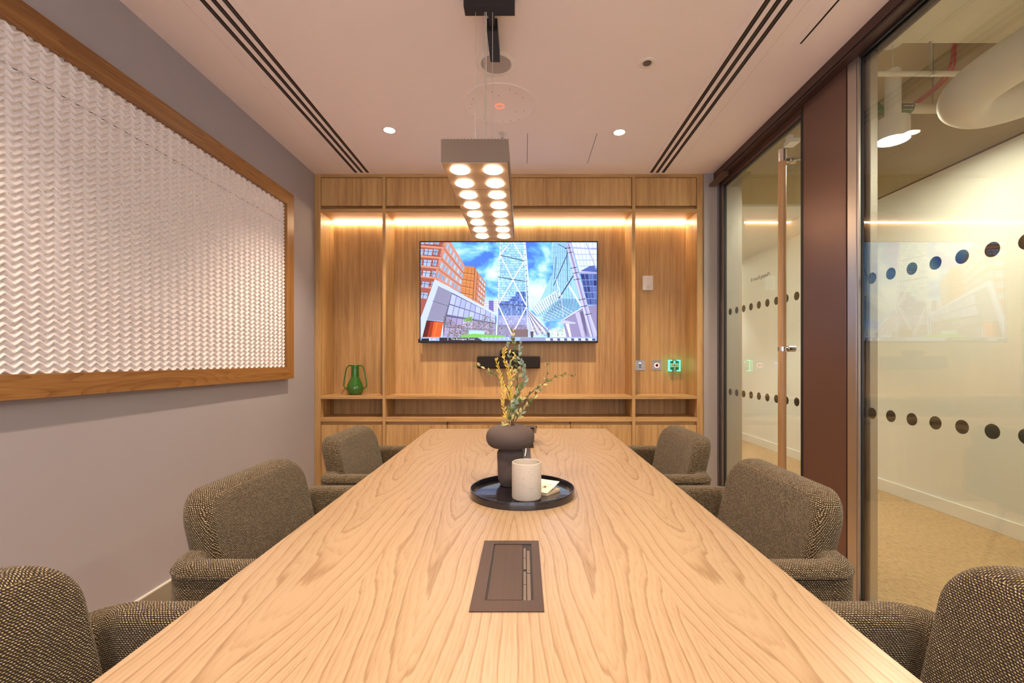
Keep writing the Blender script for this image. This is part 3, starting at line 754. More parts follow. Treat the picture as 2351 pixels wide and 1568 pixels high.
# sound bar and camera below the television
t = tag(MB().box(-.404, .139, 3.905, 3.985, 1.0995, 1.205).build('sound_bar', M['fabric_black'], base=(-.13, 3.945, 1.0995), bevel=.012, seg=4), 'black cloth-covered video sound bar on the oak panel under the television', 'sound bar')
cm = thing('conference_camera', (-.128, 3.94, 1.205), 'small black pill-shaped camera sitting on the sound bar', 'camera')
b = MB().tube([(-.208, 3.935, 1.233), (-.048, 3.935, 1.233)], .024, 20); b.box(-.16, -.1, 3.92, 3.95, 1.2055, 1.215); b.build('body', M['black'], cm, bevel=.004)
MB().disc((-.128, 3.911, 1.233), .012, 1).build('lens', M['black_gloss'], cm)
# thermostat
t = thing('thermostat', (1.083, YN, 1.783), 'plain white wall thermostat high in the lit niche beside the television', 'thermostat')
MB().box(1.037, 1.129, 3.974, YN, 1.783, 1.909).build('case', M['white'], t, bevel=.004)
b = MB().ring((1.085, 3.9735, 1.809), .0125, .014, 1, 32, .002); b.ring((1.086, 3.9735, 1.809), .004, .005, 1, 20, .002); b.box(1.04, 1.126, 3.9735, 3.9745, 1.834, 1.8345); b.build('dial', mat('dial_grey', (.45, .42, .40), .6), t)
# plates
zc = HC - 10.7 * 4 / F
t = thing('light_switch', (1.0195, YN, zc - .0445), 'steel switch plate with three black oval buttons and a blue light', 'switch')
MB().box(.975, 1.064, 3.996, YN, zc - .0445, zc + .0445).build('plate', M['steel'], t, bevel=.0015)
for k, dz in enumerate((.019, .0065, -.0055, -.0175)):
    b = MB().lathe([(.0085, 0), (.0085, .004)], (0, 0, 0), 20); b.xf(Matrix.Translation((1.0185, 3.996, zc + dz)) @ Matrix.Rotation(R(90), 4, 'X') @ Matrix.Diagonal((1, .38, 1, 1)))
    b.build('button', M['blue_e'] if k == 0 else M['black'], t, label='button glowing blue' if k == 0 else None)
for s in (-1, 1): MB().disc((1.0195 + s * .032, 3.9955, zc), .0025, 1, 14).build('screw', M['chrome'], t)
xr = 1.1665
t = thing('exit_button', (xr, YN, zc - .0445), 'steel no-touch door release plate with a glowing red ring', 'button')
MB().box(xr - .0445, xr + .0445, 3.996, YN, zc - .0445, zc + .0445).build('plate', M['steel'], t, bevel=.003)
MB().disc((xr, 3.995, zc), .0145, 1, 32).build('sensor', mat('dark_red', (.12, .005, .005), .3), t)
MB().ring((xr, 3.9945, zc), .0145, .0205, 1, 40, .003).build('ring_light', M['ring_e'], t)
text_obj('lettering', 'NO TOUCH', .0105, M['ink'], t, Matrix.Translation((xr, 3.9955, zc + .034)) @ FACE_CAM)
text_obj('lettering', 'DOOR RELEASE', .0085, M['ink'], t, Matrix.Translation((xr, 3.9955, zc - .034)) @ FACE_CAM)
xr = (1548 - U0) * 3.97 / F; z0 = HC - (852.0 - V0) * 3.97 / F; z1 = HC - (826.5 - V0) * 3.97 / F
t = thing('emergency_call_point', (xr, YN, z0), 'green emergency door release box glowing beside the steel plates', 'call point')
MB().box(xr - .046, xr + .046, 3.965, YN, z0 + .004, z1 - .004).build('case', M['green_body'], t, bevel=.004)
for s in (-1, 1):
    b = MB(); b.box(*sorted((xr + s * .040, xr + s * .050)), 3.955, 3.985, z0, z1)
    for za, zb in ((z0, z0 + .009), (z1 - .009, z1)): b.box(*sorted((xr + s * .022, xr + s * .050)), 3.955, 3.985, za, zb)
    b.build('light_bracket', M['green_e'], t, bevel=.003)
zm = (z0 + z1) / 2
MB().box(xr - .033, xr + .033, 3.962, 3.966, zm - .014, zm + .020).build('press_panel', M['mint'], t, bevel=.001)
b = MB().disc((xr, 3.9615, zm + .003), .005, 1, 20)
for s in (-1, 1): b.add([(xr + s * .012, 3.9615, zm + .003), (xr + s * .024, 3.9615, zm + .007), (xr + s * .024, 3.9615, zm - .001)], [(0, 1, 2)])
b.build('arrows', M['black'], t)
MB().box(xr - .007, xr + .007, 3.962, 3.965, z1 - .026, z1 - .008).build('indicator', M['green_e'], t)
MB().box(xr - .008, xr + .008, 3.955, 3.965, z0 - .004, zm - .016).build('hinge_tab', mat('clear_tab', (.25, .42, .38), .3), t)

# green two-handled vase
vx, vy, vz = -1.441, 3.885, .877
t = thing('ceramic_vase', (vx, vy, vz), 'glossy green two-handled ceramic vase on the oak shelf', 'vase')
pr = [(.040, 0), (.052, .004), (.062, .018), (.0700, .045), (.0700, .060), (.064, .085), (.053, .112), (.041, .135), (.034, .150), (.0325, .156), (.0330, .162), (.0322, .20), (.0325, .240), (.034, .2505), (.0325, .2525), (.030, .250), (.0295, .2), (.029, .16)]
MB().lathe(pr, (vx, vy, vz), 56, True, True).build('body', M['green_glaze'], t, ang=50)
for s in (-1, 1):
    pts = [(.032, .248), (.046, .249), (.060, .243), (.072, .228), (.080, .200), (.087, .16), (.094, .115), (.0975, .085), (.095, .069), (.086, .060), (.076, .056), (.067, .056)]
    P = []
    for i in range(len(pts) - 1):
        for q in range(3): P.append(tuple(pts[i][j] + (pts[i + 1][j] - pts[i][j]) * q / 3 for j in (0, 1)))
    P.append(pts[-1])
    MB().tube([(vx + s * a, vy, vz + z) for a, z in P], .0052, 12).build('handle', M['green_glaze'], t)

# ------------------------------------------------------------------ framed relief panel on the left wall
FX = -1.668; Y0p, Y1p = .585, 3.207; Z0p, Z1p = 1.122, 2.271; FW = .094
t = thing('framed_relief_panel', (XL, (Y0p + Y1p) / 2, Z0p - FW), 'large oak-framed panel of white zigzag relief tiles on the grey wall', 'wall panel')
def bar(name, pts, m):                # mitred bar: quad in (y, z) extruded to the wall
    vs = [(FX, y, z) for y, z in pts] + [(XL + .0005, y, z) for y, z in pts]
    MB().add(vs, [(0, 1, 2, 3), (7, 6, 5, 4), (0, 4, 5, 1), (1, 5, 6, 2), (2, 6, 7, 3), (3, 7, 4, 0)]).build(name, M[m], t, bevel=.001)
A, B_, c0, c1 = Y0p - FW, Y1p + FW, Z0p - FW + .012, Z1p + FW
c0 = 1.038
bar('frame_rail', [(A, c1), (B_, c1), (Y1p, Z1p), (Y0p, Z1p)], 'oak_frame_y')
bar('frame_rail', [(Y0p, Z0p), (Y1p, Z0p), (B_, c0), (A, c0)], 'oak_frame_y')
bar('frame_stile', [(B_, c1), (B_, c0), (Y1p, Z0p), (Y1p, Z1p)], 'oak_frame_z')
bar('frame_stile', [(Y0p, Z1p), (Y0p, Z0p), (A, c0), (A, c1)], 'oak_frame_z')
MB().box(XL + .0005, XL + .018, Y0p, Y1p, Z0p, Z1p).build('backing', M['black'], t)
def tile(y0, y1, z0, z1, seed):
    PER = .0525; VP = .0252; AMP = .0098; mb = MB(); ny = int(round((y1 - y0) / PER * 8)); ks = 8
    k0 = int((z0 - AMP * 2 - 1) / VP * ks); k1 = int((z1 + AMP * 2 - 1) / VP * ks) + 1
    rows = []
    for k in range(k0, k1 + 1):
        base = 1 + k * VP / ks; ph = (k / ks) % 1.0; r = []
        # raised rounded band with a steeper underside
        h = .5 + .5 * math.cos(2 * math.pi * ph + .5 * math.sin(2 * math.pi * ph)); h = 1 - (1 - h) ** 1.7
        for i in range(ny + 1):
            y = y0 + (y1 - y0) * i / ny; f = ((y - Y0p) / PER) % 1.0; zz = abs(f * 2 - 1) * 2 - 1
            zz = math.sin(zz * math.pi / 2) * .35 + zz * .65
            z = base + AMP * zz
            edge = min(1, (y - y0) / .006 + .6, (y1 - y) / .006 + .6)
            r.append((XL + .027 + .0112 * h * edge, y, min(max(z, z0), z1)))
        rows.append(r)
    n = ny + 1; vs = [p for r in rows for p in r]; fs = []
    for a in range(len(rows) - 1):
        for i in range(ny):
            za, zb = rows[a][i][2], rows[a + 1][i][2]; zc_, zd = rows[a][i + 1][2], rows[a + 1][i + 1][2]
            if zb - za < 1e-6 and zd - zc_ < 1e-6: continue
            fs.append((a * n + i, a * n + i + 1, (a + 1) * n + i + 1, (a + 1) * n + i))
    mb.add(vs, fs); o = mb.build('relief_tile', M['relief'], t, ang=80); return o
for k in range(5):
    ya = Y0p + k * .5244
    tile(ya, ya + .5244, Z0p, 2.1328, k); tile(ya, ya + .5244, 2.1332, Z1p, k)

# ------------------------------------------------------------------ table
TZ = .740
tb = thing('conference_table', (-.0285, 1.49, 0), 'long pale ash conference table in the middle of the room', 'table', rz=R(.42))
b = MB().box(-.552, .552, -1.37, 1.37, TZ - .028, TZ); b.build('tabletop', M['table'], tb, bevel=.0015, local=True)
for y in (-1.0, 1.0):
    b = MB().box(-.24, .24, y - .035, y + .035, .02, TZ - .028); b.box(-.27, .27, y - .05, y + .05, 0, .02); b.build('leg', M['bronze_mid'], tb, bevel=.003, local=True)
MB().box(-.05, .05, -.965, .965, .60, .68).build('stretcher', M['bronze_mid'], tb, local=True, bevel=.003)

# flush power boxes
def power_box(y0, y1, label, open_lid=False):
    xa, xb = -.0935, .0345
    if open_lid: xa, xb = -.095, .030
    z = TZ
    t = thing('power_box', ((xa + xb) / 2, (y0 + y1) / 2, z), label, 'power outlet box', 'flush power boxes in the table')
    L = y1 - y0; ix0, ix1 = xa + .024, xb - .0175; iy0, iy1 = y0 + .035, y1 - .020
    f = MB()
    for q in ((xa, ix0, y0, y1), (ix1, xb, y0, y1), (ix0, ix1, y0, iy0), (ix0, ix1, iy1, y1)): f.box(*q, z, z + .0022)
    f.build('frame', M['gunmetal'], t)
    MB().box(ix0, ix1, iy0, iy1, z + .0001, z + .0003).build('well', M['black'], t)
    if not open_lid:
        MB().box(ix0 + .004, ix0 + .066, iy0 + .003, iy1 - .003, z + .0004, z + .0018).build('lid', M['gunmetal'], t, bevel=.0004)
        for (a, c) in ((.0, .25), (.253, .49), (.53, .76), (.763, .99)):
            yy = iy0 + (iy1 - iy0) * a * .92; y2 = iy0 + (iy1 - iy0) * c * .92
            MB().box(ix0 + .0685, ix0 + .0735, yy + .001, y2 - .001, z + .0003, z + .0016).build('brush_strip', mat('strip_grey', (.13, .10, .085), .6) if 'strip_grey' not in bpy.data.materials else bpy.data.materials['strip_grey'], t)
        for (a, c) in ((.0, .42), (.46, .86)):
            yy = iy0 + (iy1 - iy0) * a; y2 = iy0 + (iy1 - iy0) * c
            MB().box(ix0 + .0755, ix0 + .0820, yy + .001, y2 - .001, z + .0003, z + .0013).build('latch_bar', bpy.data.materials['strip_grey'], t)
        MB().ring((ix0 + .079, iy0 + (iy1 - iy0) * .44, z + .0016), .0016, .0028, 2, 16, .001).build('screw', M['chrome'], t)
    return t
power_box(.772, 1.075, 'closed bronze flush power box in the near half of the table')
power_box(1.93, 2.222, 'open bronze power box in the table behind the vase', True)
b = MB().tube([(.004, 2.02, .7425), (.009, 2.06, .760), (.008, 2.12, .766), (.0, 2.18, .757), (-.01, 2.24, .7445)], .0022, 10)
tag(b.build('white_cable', M['white'], base=(.004, 2.1, .7425)), 'thin white cable curling out of the open power box', 'cable')

# touch control panel on a stand, behind the vase
cp = thing('touch_control_panel', (-.04, 2.32, TZ), 'tilted touch control panel with black glass edge on the table behind the vase', 'control panel')
MB().box(-.135, .047, 2.225, 2.345, TZ, TZ + .006).build('base_plate', M['black_gloss'], cp, bevel=.001)
xa, xb = -.135, .053
MB().add([(xa, 2.36, .745), (xb, 2.36, .745), (xb, 2.44, .745), (xa, 2.44, .745), (xa, 2.34, .822), (xb, 2.34, .822), (xb, 2.44, .785), (xa, 2.44, .785)],
         [(3, 2, 1, 0), (4, 5, 6, 7), (0, 1, 5, 4), (1, 2, 6, 5), (2, 3, 7, 6), (3, 0, 4, 7)]).build('wedge_body', M['bronze_mid'], cp, bevel=.001)
MB().add([(-.147, 2.318, .826), (.066, 2.318, .826), (.066, 2.45, .776), (-.147, 2.45, .776), (-.147, 2.322, .8355), (.066, 2.322, .8355), (.066, 2.454, .7855), (-.147, 2.454, .7855)],
         [(3, 2, 1, 0), (4, 5, 6, 7), (0, 1, 5, 4), (1, 2, 6, 5), (2, 3, 7, 6), (3, 0, 4, 7)]).build('screen', M['black_gloss'], cp, bevel=.0015)
MB().box(-.143, .062, 2.3165, 2.3185, .8285, .8315).build('edge_strip', M['chrome'], cp)
MB().box(-.09, .0, 2.29, 2.37, TZ + .006, .78).build('stem', M['bronze_dark'], cp)

# tray, vase, cup, booklet
tx, ty = -.005, 1.459
tag(MB().lathe([(.162, 0), (.1665, .0015), (.1665, .0215), (.1655, .0235), (.1635, .0235), (.1625, .0215), (.1615, .0055), (.159, .0045), (.002, .0045)], (tx, ty, TZ), 96, True, True)
    .build('serving_tray', M['tray'], base=(tx, ty, TZ), ang=40), 'round black lacquered tray on the conference table', 'tray')
wx, wy, wz = -.0465, 1.545, TZ + .0045
pr = [(.030, 0), (.0345, .004), (.0355, .012), (.042, .022), (.0425, .04), (.0445, .10), (.0446, .112), (.0415, .119), (.0355, .123), (.0345, .126)]
for k in range(1, 24):                 # disc-shaped head
    a = -math.pi / 2 + math.pi * k / 24
    if .0823 * math.cos(a) < .036 and a < 0: continue
    if .0823 * math.cos(a) < .020 and a > 0: continue
    pr.append((.036 + (.0823 - .036) * max(0, math.cos(a)) ** .72 if a < 0 else .019 + (.0823 - .019) * math.cos(a) ** .72, .1655 + .0385 * math.sin(a)))
pr += [(.0175, .2045), (.016, .2035), (.0155, .17)]
tag(MB().lathe(pr, (wx, wy, wz), 72, True, True).build('clay_vase', M['brown_clay'], base=(wx, wy, wz), ang=50), 'matt brown mushroom-shaped clay vase standing on the black tray', 'vase')
cx_, cy_ = .008, 1.402
tag(MB().lathe([(.042, 0), (.0445, .002), (.0452, .006), (.0452, .108), (.0445, .1112), (.0430, .1120), (.0415, .1112), (.0407, .108), (.0407, .02), (.038, .016), (.001, .015)], (cx_, cy_, wz), 64, True, True)
    .build('stone_cup', M['stoneware'], base=(cx_, cy_, wz), ang=45), 'speckled beige stoneware cup without handle at the front of the tray', 'cup')
# booklet: corner nearest the camera at u 1257 v 1137
bk = thing('booklet', (.09, 1.47, wz), 'small cream booklet with lifted printed cover on the tray', 'booklet')
c0_ = Vector((.072, 1.418, wz)); ex = Vector((.052, .066, 0)).normalized(); ey = Vector((-.085, .050, 0)).normalized()
wd, dp_, th = .072, .078, .0085
def bp(a, c, z): p = c0_ + ex * a + ey * c; return (p.x, p.y, wz + z)
MB().add([bp(0, 0, .0003), bp(wd, 0, .0003), bp(wd, dp_, .0003), bp(0, dp_, .0003), bp(0, 0, th), bp(wd, 0, th), bp(wd, dp_, th), bp(0, dp_, th)],
         [(3, 2, 1, 0), (4, 5, 6, 7), (0, 1, 5, 4), (1, 2, 6, 5), (2, 3, 7, 6), (3, 0, 4, 7)]).build('page_block', M['paper_edge'], bk)
def cvp(a, c, o=0): # lifted cover hinged along the near-left edge
    return bp(a * .96, c, th + .0006 + o + .022 * (a / wd) ** 1.2)
rs = MB(); N = 6; vs = []; fs = []
for o_ in (0, .0007):
    for i in range(N + 1): vs += [cvp(wd * i / N, 0, o_), cvp(wd * i / N, dp_, o_)]
K = 2 * (N + 1)
for i in range(N):
    fs += [(2 * i, 2 * i + 1, 2 * i + 3, 2 * i + 2), (K + 2 * i, K + 2 * i + 2, K + 2 * i + 3, K + 2 * i + 1), (2 * i, 2 * i + 2, K + 2 * i + 2, K + 2 * i), (2 * i + 1, K + 2 * i + 1, K + 2 * i + 3, 2 * i + 3)]
fs += [(0, K, K + 1, 1), (2 * N, 2 * N + 1, K + 2 * N + 1, K + 2 * N)]
rs.add(vs, fs); rs.build('cover', M['paper'], bk, smooth=False)
pm = MB()
pm.add([cvp(.030, .036, .0011), cvp(.040, .028, .0011), cvp(.028, .022, .0011)], [(0, 1, 2)])
for (a, c) in ((.046, .016), (.049, .014), (.046, .013), (.036, .019), (.022, .034), (.02, .037)):
    pm.add([cvp(a, c, .0011), cvp(a + .002, c, .0011), cvp(a + .002, c + .0018, .0011), cvp(a, c + .0018, .0011)], [(0, 1, 2, 3)])
pm.build('print', M['ink'], bk, smooth=False)

# ------------------------------------------------------------------ branches in the vase
def leaf(mb, p, d, L, W, nrm):
    d = d.normalized(); s = d.cross(nrm)
    if s.length < .1: s = d.cross(Vector((1, 0, 0)))
    s.normalize(); n_ = s.cross(d).normalized()
    ks = ((0, 0), (.18, .55), (.45, 1), (.72, .72), (1, 0)); ctr = []; l = []; r = []
    for a, w_ in ks:
        c = p + d * L * a + n_ * L * .10 * math.sin(a * 3.1); ctr.append(c)
        l.append(c + s * W / 2 * w_ + n_ * W * .14 * w_); r.append(c - s * W / 2 * w_ + n_ * W * .14 * w_)
    vs = ctr + l[1:4] + r[1:4]
    mb.add(vs, [(0, 1, 5), (1, 2, 6, 5), (2, 3, 7, 6), (3, 4, 7), (0, 8, 1), (1, 8, 9, 2), (2, 9, 10, 3), (3, 10, 4)])
rb = random.Random(11)
def branch(name, pts, label, cat, leafm, stemm, step=.021, L=(.015, .023), asp=.52, r0=.0013, dy=0.0, start=.18, extra=()):
    P = []
    n = len(pts)
    for i, (x, y) in enumerate(pts):
        Y = wy + dy * (i / (n - 1)) ** 1.2; p = at(1080 + x / 7.128, 760 + y / 7.128, Y)
        if i == 0: p = Vector((wx + (p.x - wx) * .35, wy + dy * .05, wz + .192))
        P.append(p)
    # smooth the polyline
    S = []
    for i in range(n - 1):
        a, b_, c_, d_ = P[max(i - 1, 0)], P[i], P[i + 1], P[min(i + 2, n - 1)]
        for q in range(6):
            t_ = q / 6; S.append(.5 * ((2 * b_) + (c_ - a) * t_ + (2 * a - 5 * b_ + 4 * c_ - d_) * t_ ** 2 + (3 * b_ - a - 3 * c_ + d_) * t_ ** 3))
    S.append(P[-1])
    root = thing(name, P[0], label, cat, 'dried branches in the brown clay vase')
    MB().tube(S, [r0 * (1 - .7 * i / (len(S) - 1)) for i in range(len(S))], 7).build('stem', M[stemm], root)
    mbs = {m: MB() for m in leafm}
    step *= .72; acc = 0; tot = sum((S[i + 1] - S[i]).length for i in range(len(S) - 1)); run = 0; side = 1
    for i in range(len(S) - 1):
        seg = S[i + 1] - S[i]; run += seg.length; acc += seg.length
        if run / tot < start: continue
        while acc > step:
            acc -= step; side = -side
            d = seg.normalized(); sd = d.cross(Vector((0, 1, 0))).normalized()
            for s_ in ((side,) if rb.random() < .45 else (1, -1)):
                dd = d * rb.uniform(.7, 1.4) + sd * s_ * rb.uniform(.3, .9) + Vector((0, rb.uniform(-.5, .5), rb.uniform(-.1, .35)))
                ll = rb.uniform(*L) * 1.22 * (1 - .35 * run / tot)
                leaf(mbs[rb.choice(leafm)], S[i] + seg * rb.random(), dd, ll, ll * asp * rb.uniform(.8, 1.15), Vector((rb.uniform(-.5, .5), -1, rb.uniform(-.2, .7))))
    for _ in range(3):
        dd = (S[-1] - S[-3]).normalized() + Vector((rb.uniform(-.5, .5), rb.uniform(-.4, .4), rb.uniform(-.2, .4))); ll = L[0] * .8
        leaf(mbs[leafm[0]], S[-1], dd, ll, ll * asp, Vector((0, -1, .3)))
    for m, mb in mbs.items():
        if mb.f: mb.build('leaves', M[m], root)
    return root
G, BL, YE, PA = 'leaf_green', 'leaf_blue', 'leaf_yellow', 'leaf_pale'
branch('eucalyptus_branch', [(700, 1540), (745, 1230), (770, 900), (770, 600), (720, 330), (700, 120), (690, 15)], 'tallest green eucalyptus branch reaching up to the television', 'branch', [G, G, PA], 'stem', .022, dy=.02, start=.1)
branch('eucalyptus_branch', [(710, 1540), (760, 1260), (840, 1130), (960, 1040), (1110, 930), (1225, 845), (1400, 745), (1520, 712), (1680, 722)], 'longest dark-stemmed eucalyptus branch reaching far to the glass side', 'branch', [G, G, PA], 'stem', .024, (.012, .020), dy=-.03, start=.3)
branch('eucalyptus_branch', [(712, 1540), (960, 1050), (1195, 870), (1240, 760), (1265, 670), (1255, 560)], 'fine forked eucalyptus twig rising from the long right-hand branch', 'branch', [G, PA], 'stem', .024, (.010, .016), dy=-.03, start=.62, r0=.0011)
branch('eucalyptus_branch', [(715, 1530), (780, 1400), (920, 1240), (1030, 1110), (1085, 1010), (1130, 985)], 'short pink-stemmed eucalyptus branch low on the glass side', 'branch', [BL, PA, G], 'stem', .026, (.017, .024), dy=-.07, start=.25)
branch('eucalyptus_branch', [(670, 1540), (655, 1300), (640, 1020), (540, 850), (430, 745), (340, 690), (200, 590), (100, 575)], 'eucalyptus branch bending out over the sound bar to the panel side', 'branch', [G, PA], 'stem', .024, (.016, .023), dy=-.02, start=.12)
branch('eucalyptus_branch', [(725, 1530), (765, 1080), (860, 900), (880, 720), (845, 560), (800, 400), (830, 215)], 'blue-green eucalyptus branch just right of the tallest one', 'branch', [BL, BL, G], 'stem', .017, (.017, .026), dy=.0, start=.2)
branch('eucalyptus_branch', [(690, 1540), (690, 1250), (650, 1000), (640, 700), (640, 420), (620, 215)], 'grey-green eucalyptus branch between the yellow sprays', 'branch', [BL, G, PA], 'stem', .021, (.014, .021), dy=.03, start=.12)
branch('yellow_branch', [(650, 1540), (658, 1200), (650, 880), (640, 700), (600, 560), (550, 430), (560, 300)], 'bright yellow spray of narrow leaves in the middle of the vase', 'branch', [YE], 'stem_yellow', .0085, (.014, .021), .26, dy=-.02, start=.35)
branch('yellow_branch', [(640, 1530), (560, 1280), (535, 1120), (545, 950), (500, 800), (460, 640), (430, 490)], 'curving yellow spray on the panel side of the vase', 'branch', [YE], 'stem_yellow', .0105, (.014, .020), .26, dy=-.03, start=.15)
branch('yellow_branch', [(655, 1540), (655, 1100), (650, 880), (700, 720), (690, 620), (660, 520), (720, 420)], 'yellow spray leaning against the tallest green branch', 'branch', [YE, PA], 'stem_yellow', .0105, (.013, .019), .26, dy=.0, start=.5)
b = MB()
fp = at(1080 + 560 / 7.128, 760 + 1520 / 7.128, wy - .01); root = thing('dried_flower', fp, 'small pale star-shaped flower at the rim of the clay vase', 'flower')
for k in range(5):
    a = k * 1.257; leaf(b, fp, Vector((math.cos(a), -.3, math.sin(a) * .9)), .014, .009, Vector((0, -1, .3)))
b.build('petals', M[PA], root); MB().tube([fp, (wx, wy, wz + .2)], .001, 6).build('stem', M['leaf_green'], root)

# ------------------------------------------------------------------ chairs
def rrect(a, b0, b1, rt, rb_, n=10):
    """rounded rectangle outline in (y, z): half width a, bottom b0, top b1, counter-clockwise"""
    pts = []
    for cx, cz, r, a0 in ((a - rt, b1 - rt, rt, 0), (-a + rt, b1 - rt, rt, 90), (-a + rb_, b0 + rb_, rb_, 180), (a - rb_, b0 + rb_, rb_, 270)):
        for k in range(n + 1):
            t_ = R(a0 + 90 * k / n); pts.append((cx + r * math.cos(t_), cz + r * math.sin(t_)))
    return pts
def slab(a, b0, b1, rt, rb_, th, e, bulge, xf):
    """cushion: rings running from front centre round the edge to back centre"""
    out = []; cz = (b0 + b1) / 2
    def ring(ins, x, sc_=1):
        o = rrect(a - ins, b0 + ins, b1 - ins, max(rt - ins, .012), max(rb_ - ins, .012))
        return [xf(x, y * sc_, cz + (z - cz) * sc_) for y, z in o]
    for s_ in (.03, .2, .4, .6, .78, .92): out.append(ring(e, th / 2 + bulge * (1 - s_ ** 2.2), s_))
    for k in range(0, 9): t_ = math.pi / 2 * k / 8; out.append(ring(e * (1 - math.sin(t_)), th / 2 - e + e * math.cos(t_)))
    for k in range(0, 9): t_ = math.pi / 2 * k / 8; out.append(ring(e * (1 - math.cos(t_)), -th / 2 + e - e * math.sin(t_)))
    for s_ in (.92, .6, .2, .03): out.append(ring(e, -th / 2 - .003 * (1 - s_), s_))
    return out
LEAN = math.tan(R(13))
def pad_xf(x, y, z):
    return (-.268 + x + .42 * y * y - LEAN * (z - .70) - (.0 if z < .7 else .12 * (z - .7) ** 2), y, z)
def sweep(path, prof):
    """loft the (offset, height) profile along an x-y path, with uv from arc lengths"""
    mb = MB(); rs = []; arc = 0; arcs = []; pl = [0]
    for i in range(1, len(prof)): pl.append(pl[-1] + math.dist(prof[i], prof[i - 1]))
    pl.append(pl[-1] + math.dist(prof[-1], prof[0]))
    for i, p in enumerate(path):
        d = (path[min(i + 1, len(path) - 1)] - path[max(i - 1, 0)]).normalized(); nrm = Vector((d.y, -d.x, 0))
        if i: arc += (p - path[i - 1]).length
        arcs.append(arc); rs.append([p + nrm * o + Vector((0, 0, h)) for o, h in prof])
    n = len(prof); vs = [q for r in rs for q in r]; fs = []; uvs = []
    for i in range(len(rs) - 1):
        for j in range(n):
            k = (j + 1) % n; fs.append((i * n + j, i * n + k, (i + 1) * n + k, (i + 1) * n + j))
            uvs.append(((arcs[i], pl[j]), (arcs[i], pl[j + 1]), (arcs[i + 1], pl[j + 1]), (arcs[i + 1], pl[j])))
    mb.add(vs, fs, uvs)
    return mb, rs
def make_chair(label):
    t = thing('conference_chair', (0, 0, 0), label, 'chair', 'woven fabric chairs around the table')
    hw, xb, rc = .323, -.246, .055; H0, H1 = .43, .690
    prof = []; w2, rt = .035, .026
    for cx, cz, r, a0 in ((w2 - rt, H1 - rt, rt, 0), (-w2 + rt, H1 - rt, rt, 90), (-w2 + .015, H0 + .015, .015, 180), (w2 - .015, H0 + .015, .015, 270)):
        for k in range(7): q = R(a0 + 90 * k / 6); prof.append((cx + r * math.cos(q), cz + r * math.sin(q)))
    for sy in (-1, 1):
        path = [Vector((x, sy * hw, 0)) for x in (.20, .12, .04, -.04, -.12)]
        for k in range(13): a = math.pi / 2 * k / 12; path.append(Vector((xb + rc - rc * math.sin(a), sy * (hw - rc + rc * math.cos(a)), 0)))
        path.append(Vector((xb - .004, sy * (hw - rc - .02), 0)))
        mb, rs = sweep(path, prof)
        r = rs[0]; c = sum(r, Vector((0, 0, 0))) / len(r); caps = [r]                 # rounded front end
        for k in range(1, 6):
            q = math.pi / 2 * k / 5; caps.append([c + (p - c) * (max(.02, math.cos(q)) * .35 + .65 if k < 5 else .02) + Vector((.028 * math.sin(q), 0, 0)) for p in r])
        mb.rings(caps[::-1], True, False, False)
        arm = mb.build('arm', M['weave'], t, local=True, ang=60)
        op = []
        for i, p in enumerate(path):                                                # piping seam round the outside of the arm
            d = (path[min(i + 1, len(path) - 1)] - path[max(i - 1, 0)]).normalized(); nrm = Vector((d.y, -d.x, 0))
            s_ = 1 if nrm.dot(Vector((p.x - .02, p.y, 0))) > 0 else -1
            op.append(p + nrm * s_ * w2 + Vector((0, 0, H1 - .024)))
        MB().tube(op, .0038, 8).build('piping', M['weave'], arm, local=True)
    pr_ = slab(.262, .43, .826, .088, .04, .085, .034, .012, pad_xf)
    MB().rings(pr_).build('backrest', M['weave'], t, local=True, ang=70)
    fr = [Vector(pad_xf(.085 / 2 - .006, y, z)) for y, z in rrect(.262 - .020, .45, .826 - .020, .075, .03)]
    MB().tube(fr + fr[:1], .0034, 8).build('backrest_piping', M['weave'], t, local=True)
    def seat_xf(x, y, z): return (z, y, .455 + x * 1.0)
    MB().rings(slab(.275, -.25, .24, .06, .05, .09, .035, .014, seat_xf)).build('seat', M['weave'], t, local=True, ang=70)
    MB().box(-.20, .20, -.2, .2, .385, .412).build('seat_frame', M['black'], t, local=True)
    for sx in (-1, 1):
        for sy in (-1, 1):
            MB().tube([(sx * .18, sy * .18, .40), (sx * .25, sy * .25, 0)], [.016, .010], 14).build('leg', M['handle_oak'], t, local=True)
    return t
def copy_thing(src, label):
    r = src.copy(); C.objects.link(r); r['label'] = label
    for ch in src.children:
        c = ch.copy(); C.objects.link(c); c.parent = r
        for g in ch.children:
            d = g.copy(); C.objects.link(d); d.parent = c
    return r
proto = make_chair('woven chair nearest the camera on the framed panel side')
TC = -.0285; OFF = .548
spots = [(-1, .565, 'nearest woven chair below the framed relief panel, cut by the picture edge'),
         (-1, 1.405, 'middle of the three woven chairs on the grey wall side'),
         (-1, 2.225, 'far woven chair on the grey wall side, near the green vase'),
         (1, .565, 'nearest woven chair in front of the fixed glass, cut by the picture edge'),
         (1, 1.405, 'middle woven chair on the glass side, in front of the bronze pillar'),
         (1, 2.225, 'far woven chair on the glass side, below the green call point')]
for i, (s, y, lb) in enumerate(spots):
    o = proto if i == 0 else copy_thing(proto, lb)
    o['label'] = lb
    o.location = (TC + s * OFF + (y - 1.49) * -.0073, y, 0); o.rotation_euler = (0, 0, 0 if s < 0 else math.pi)

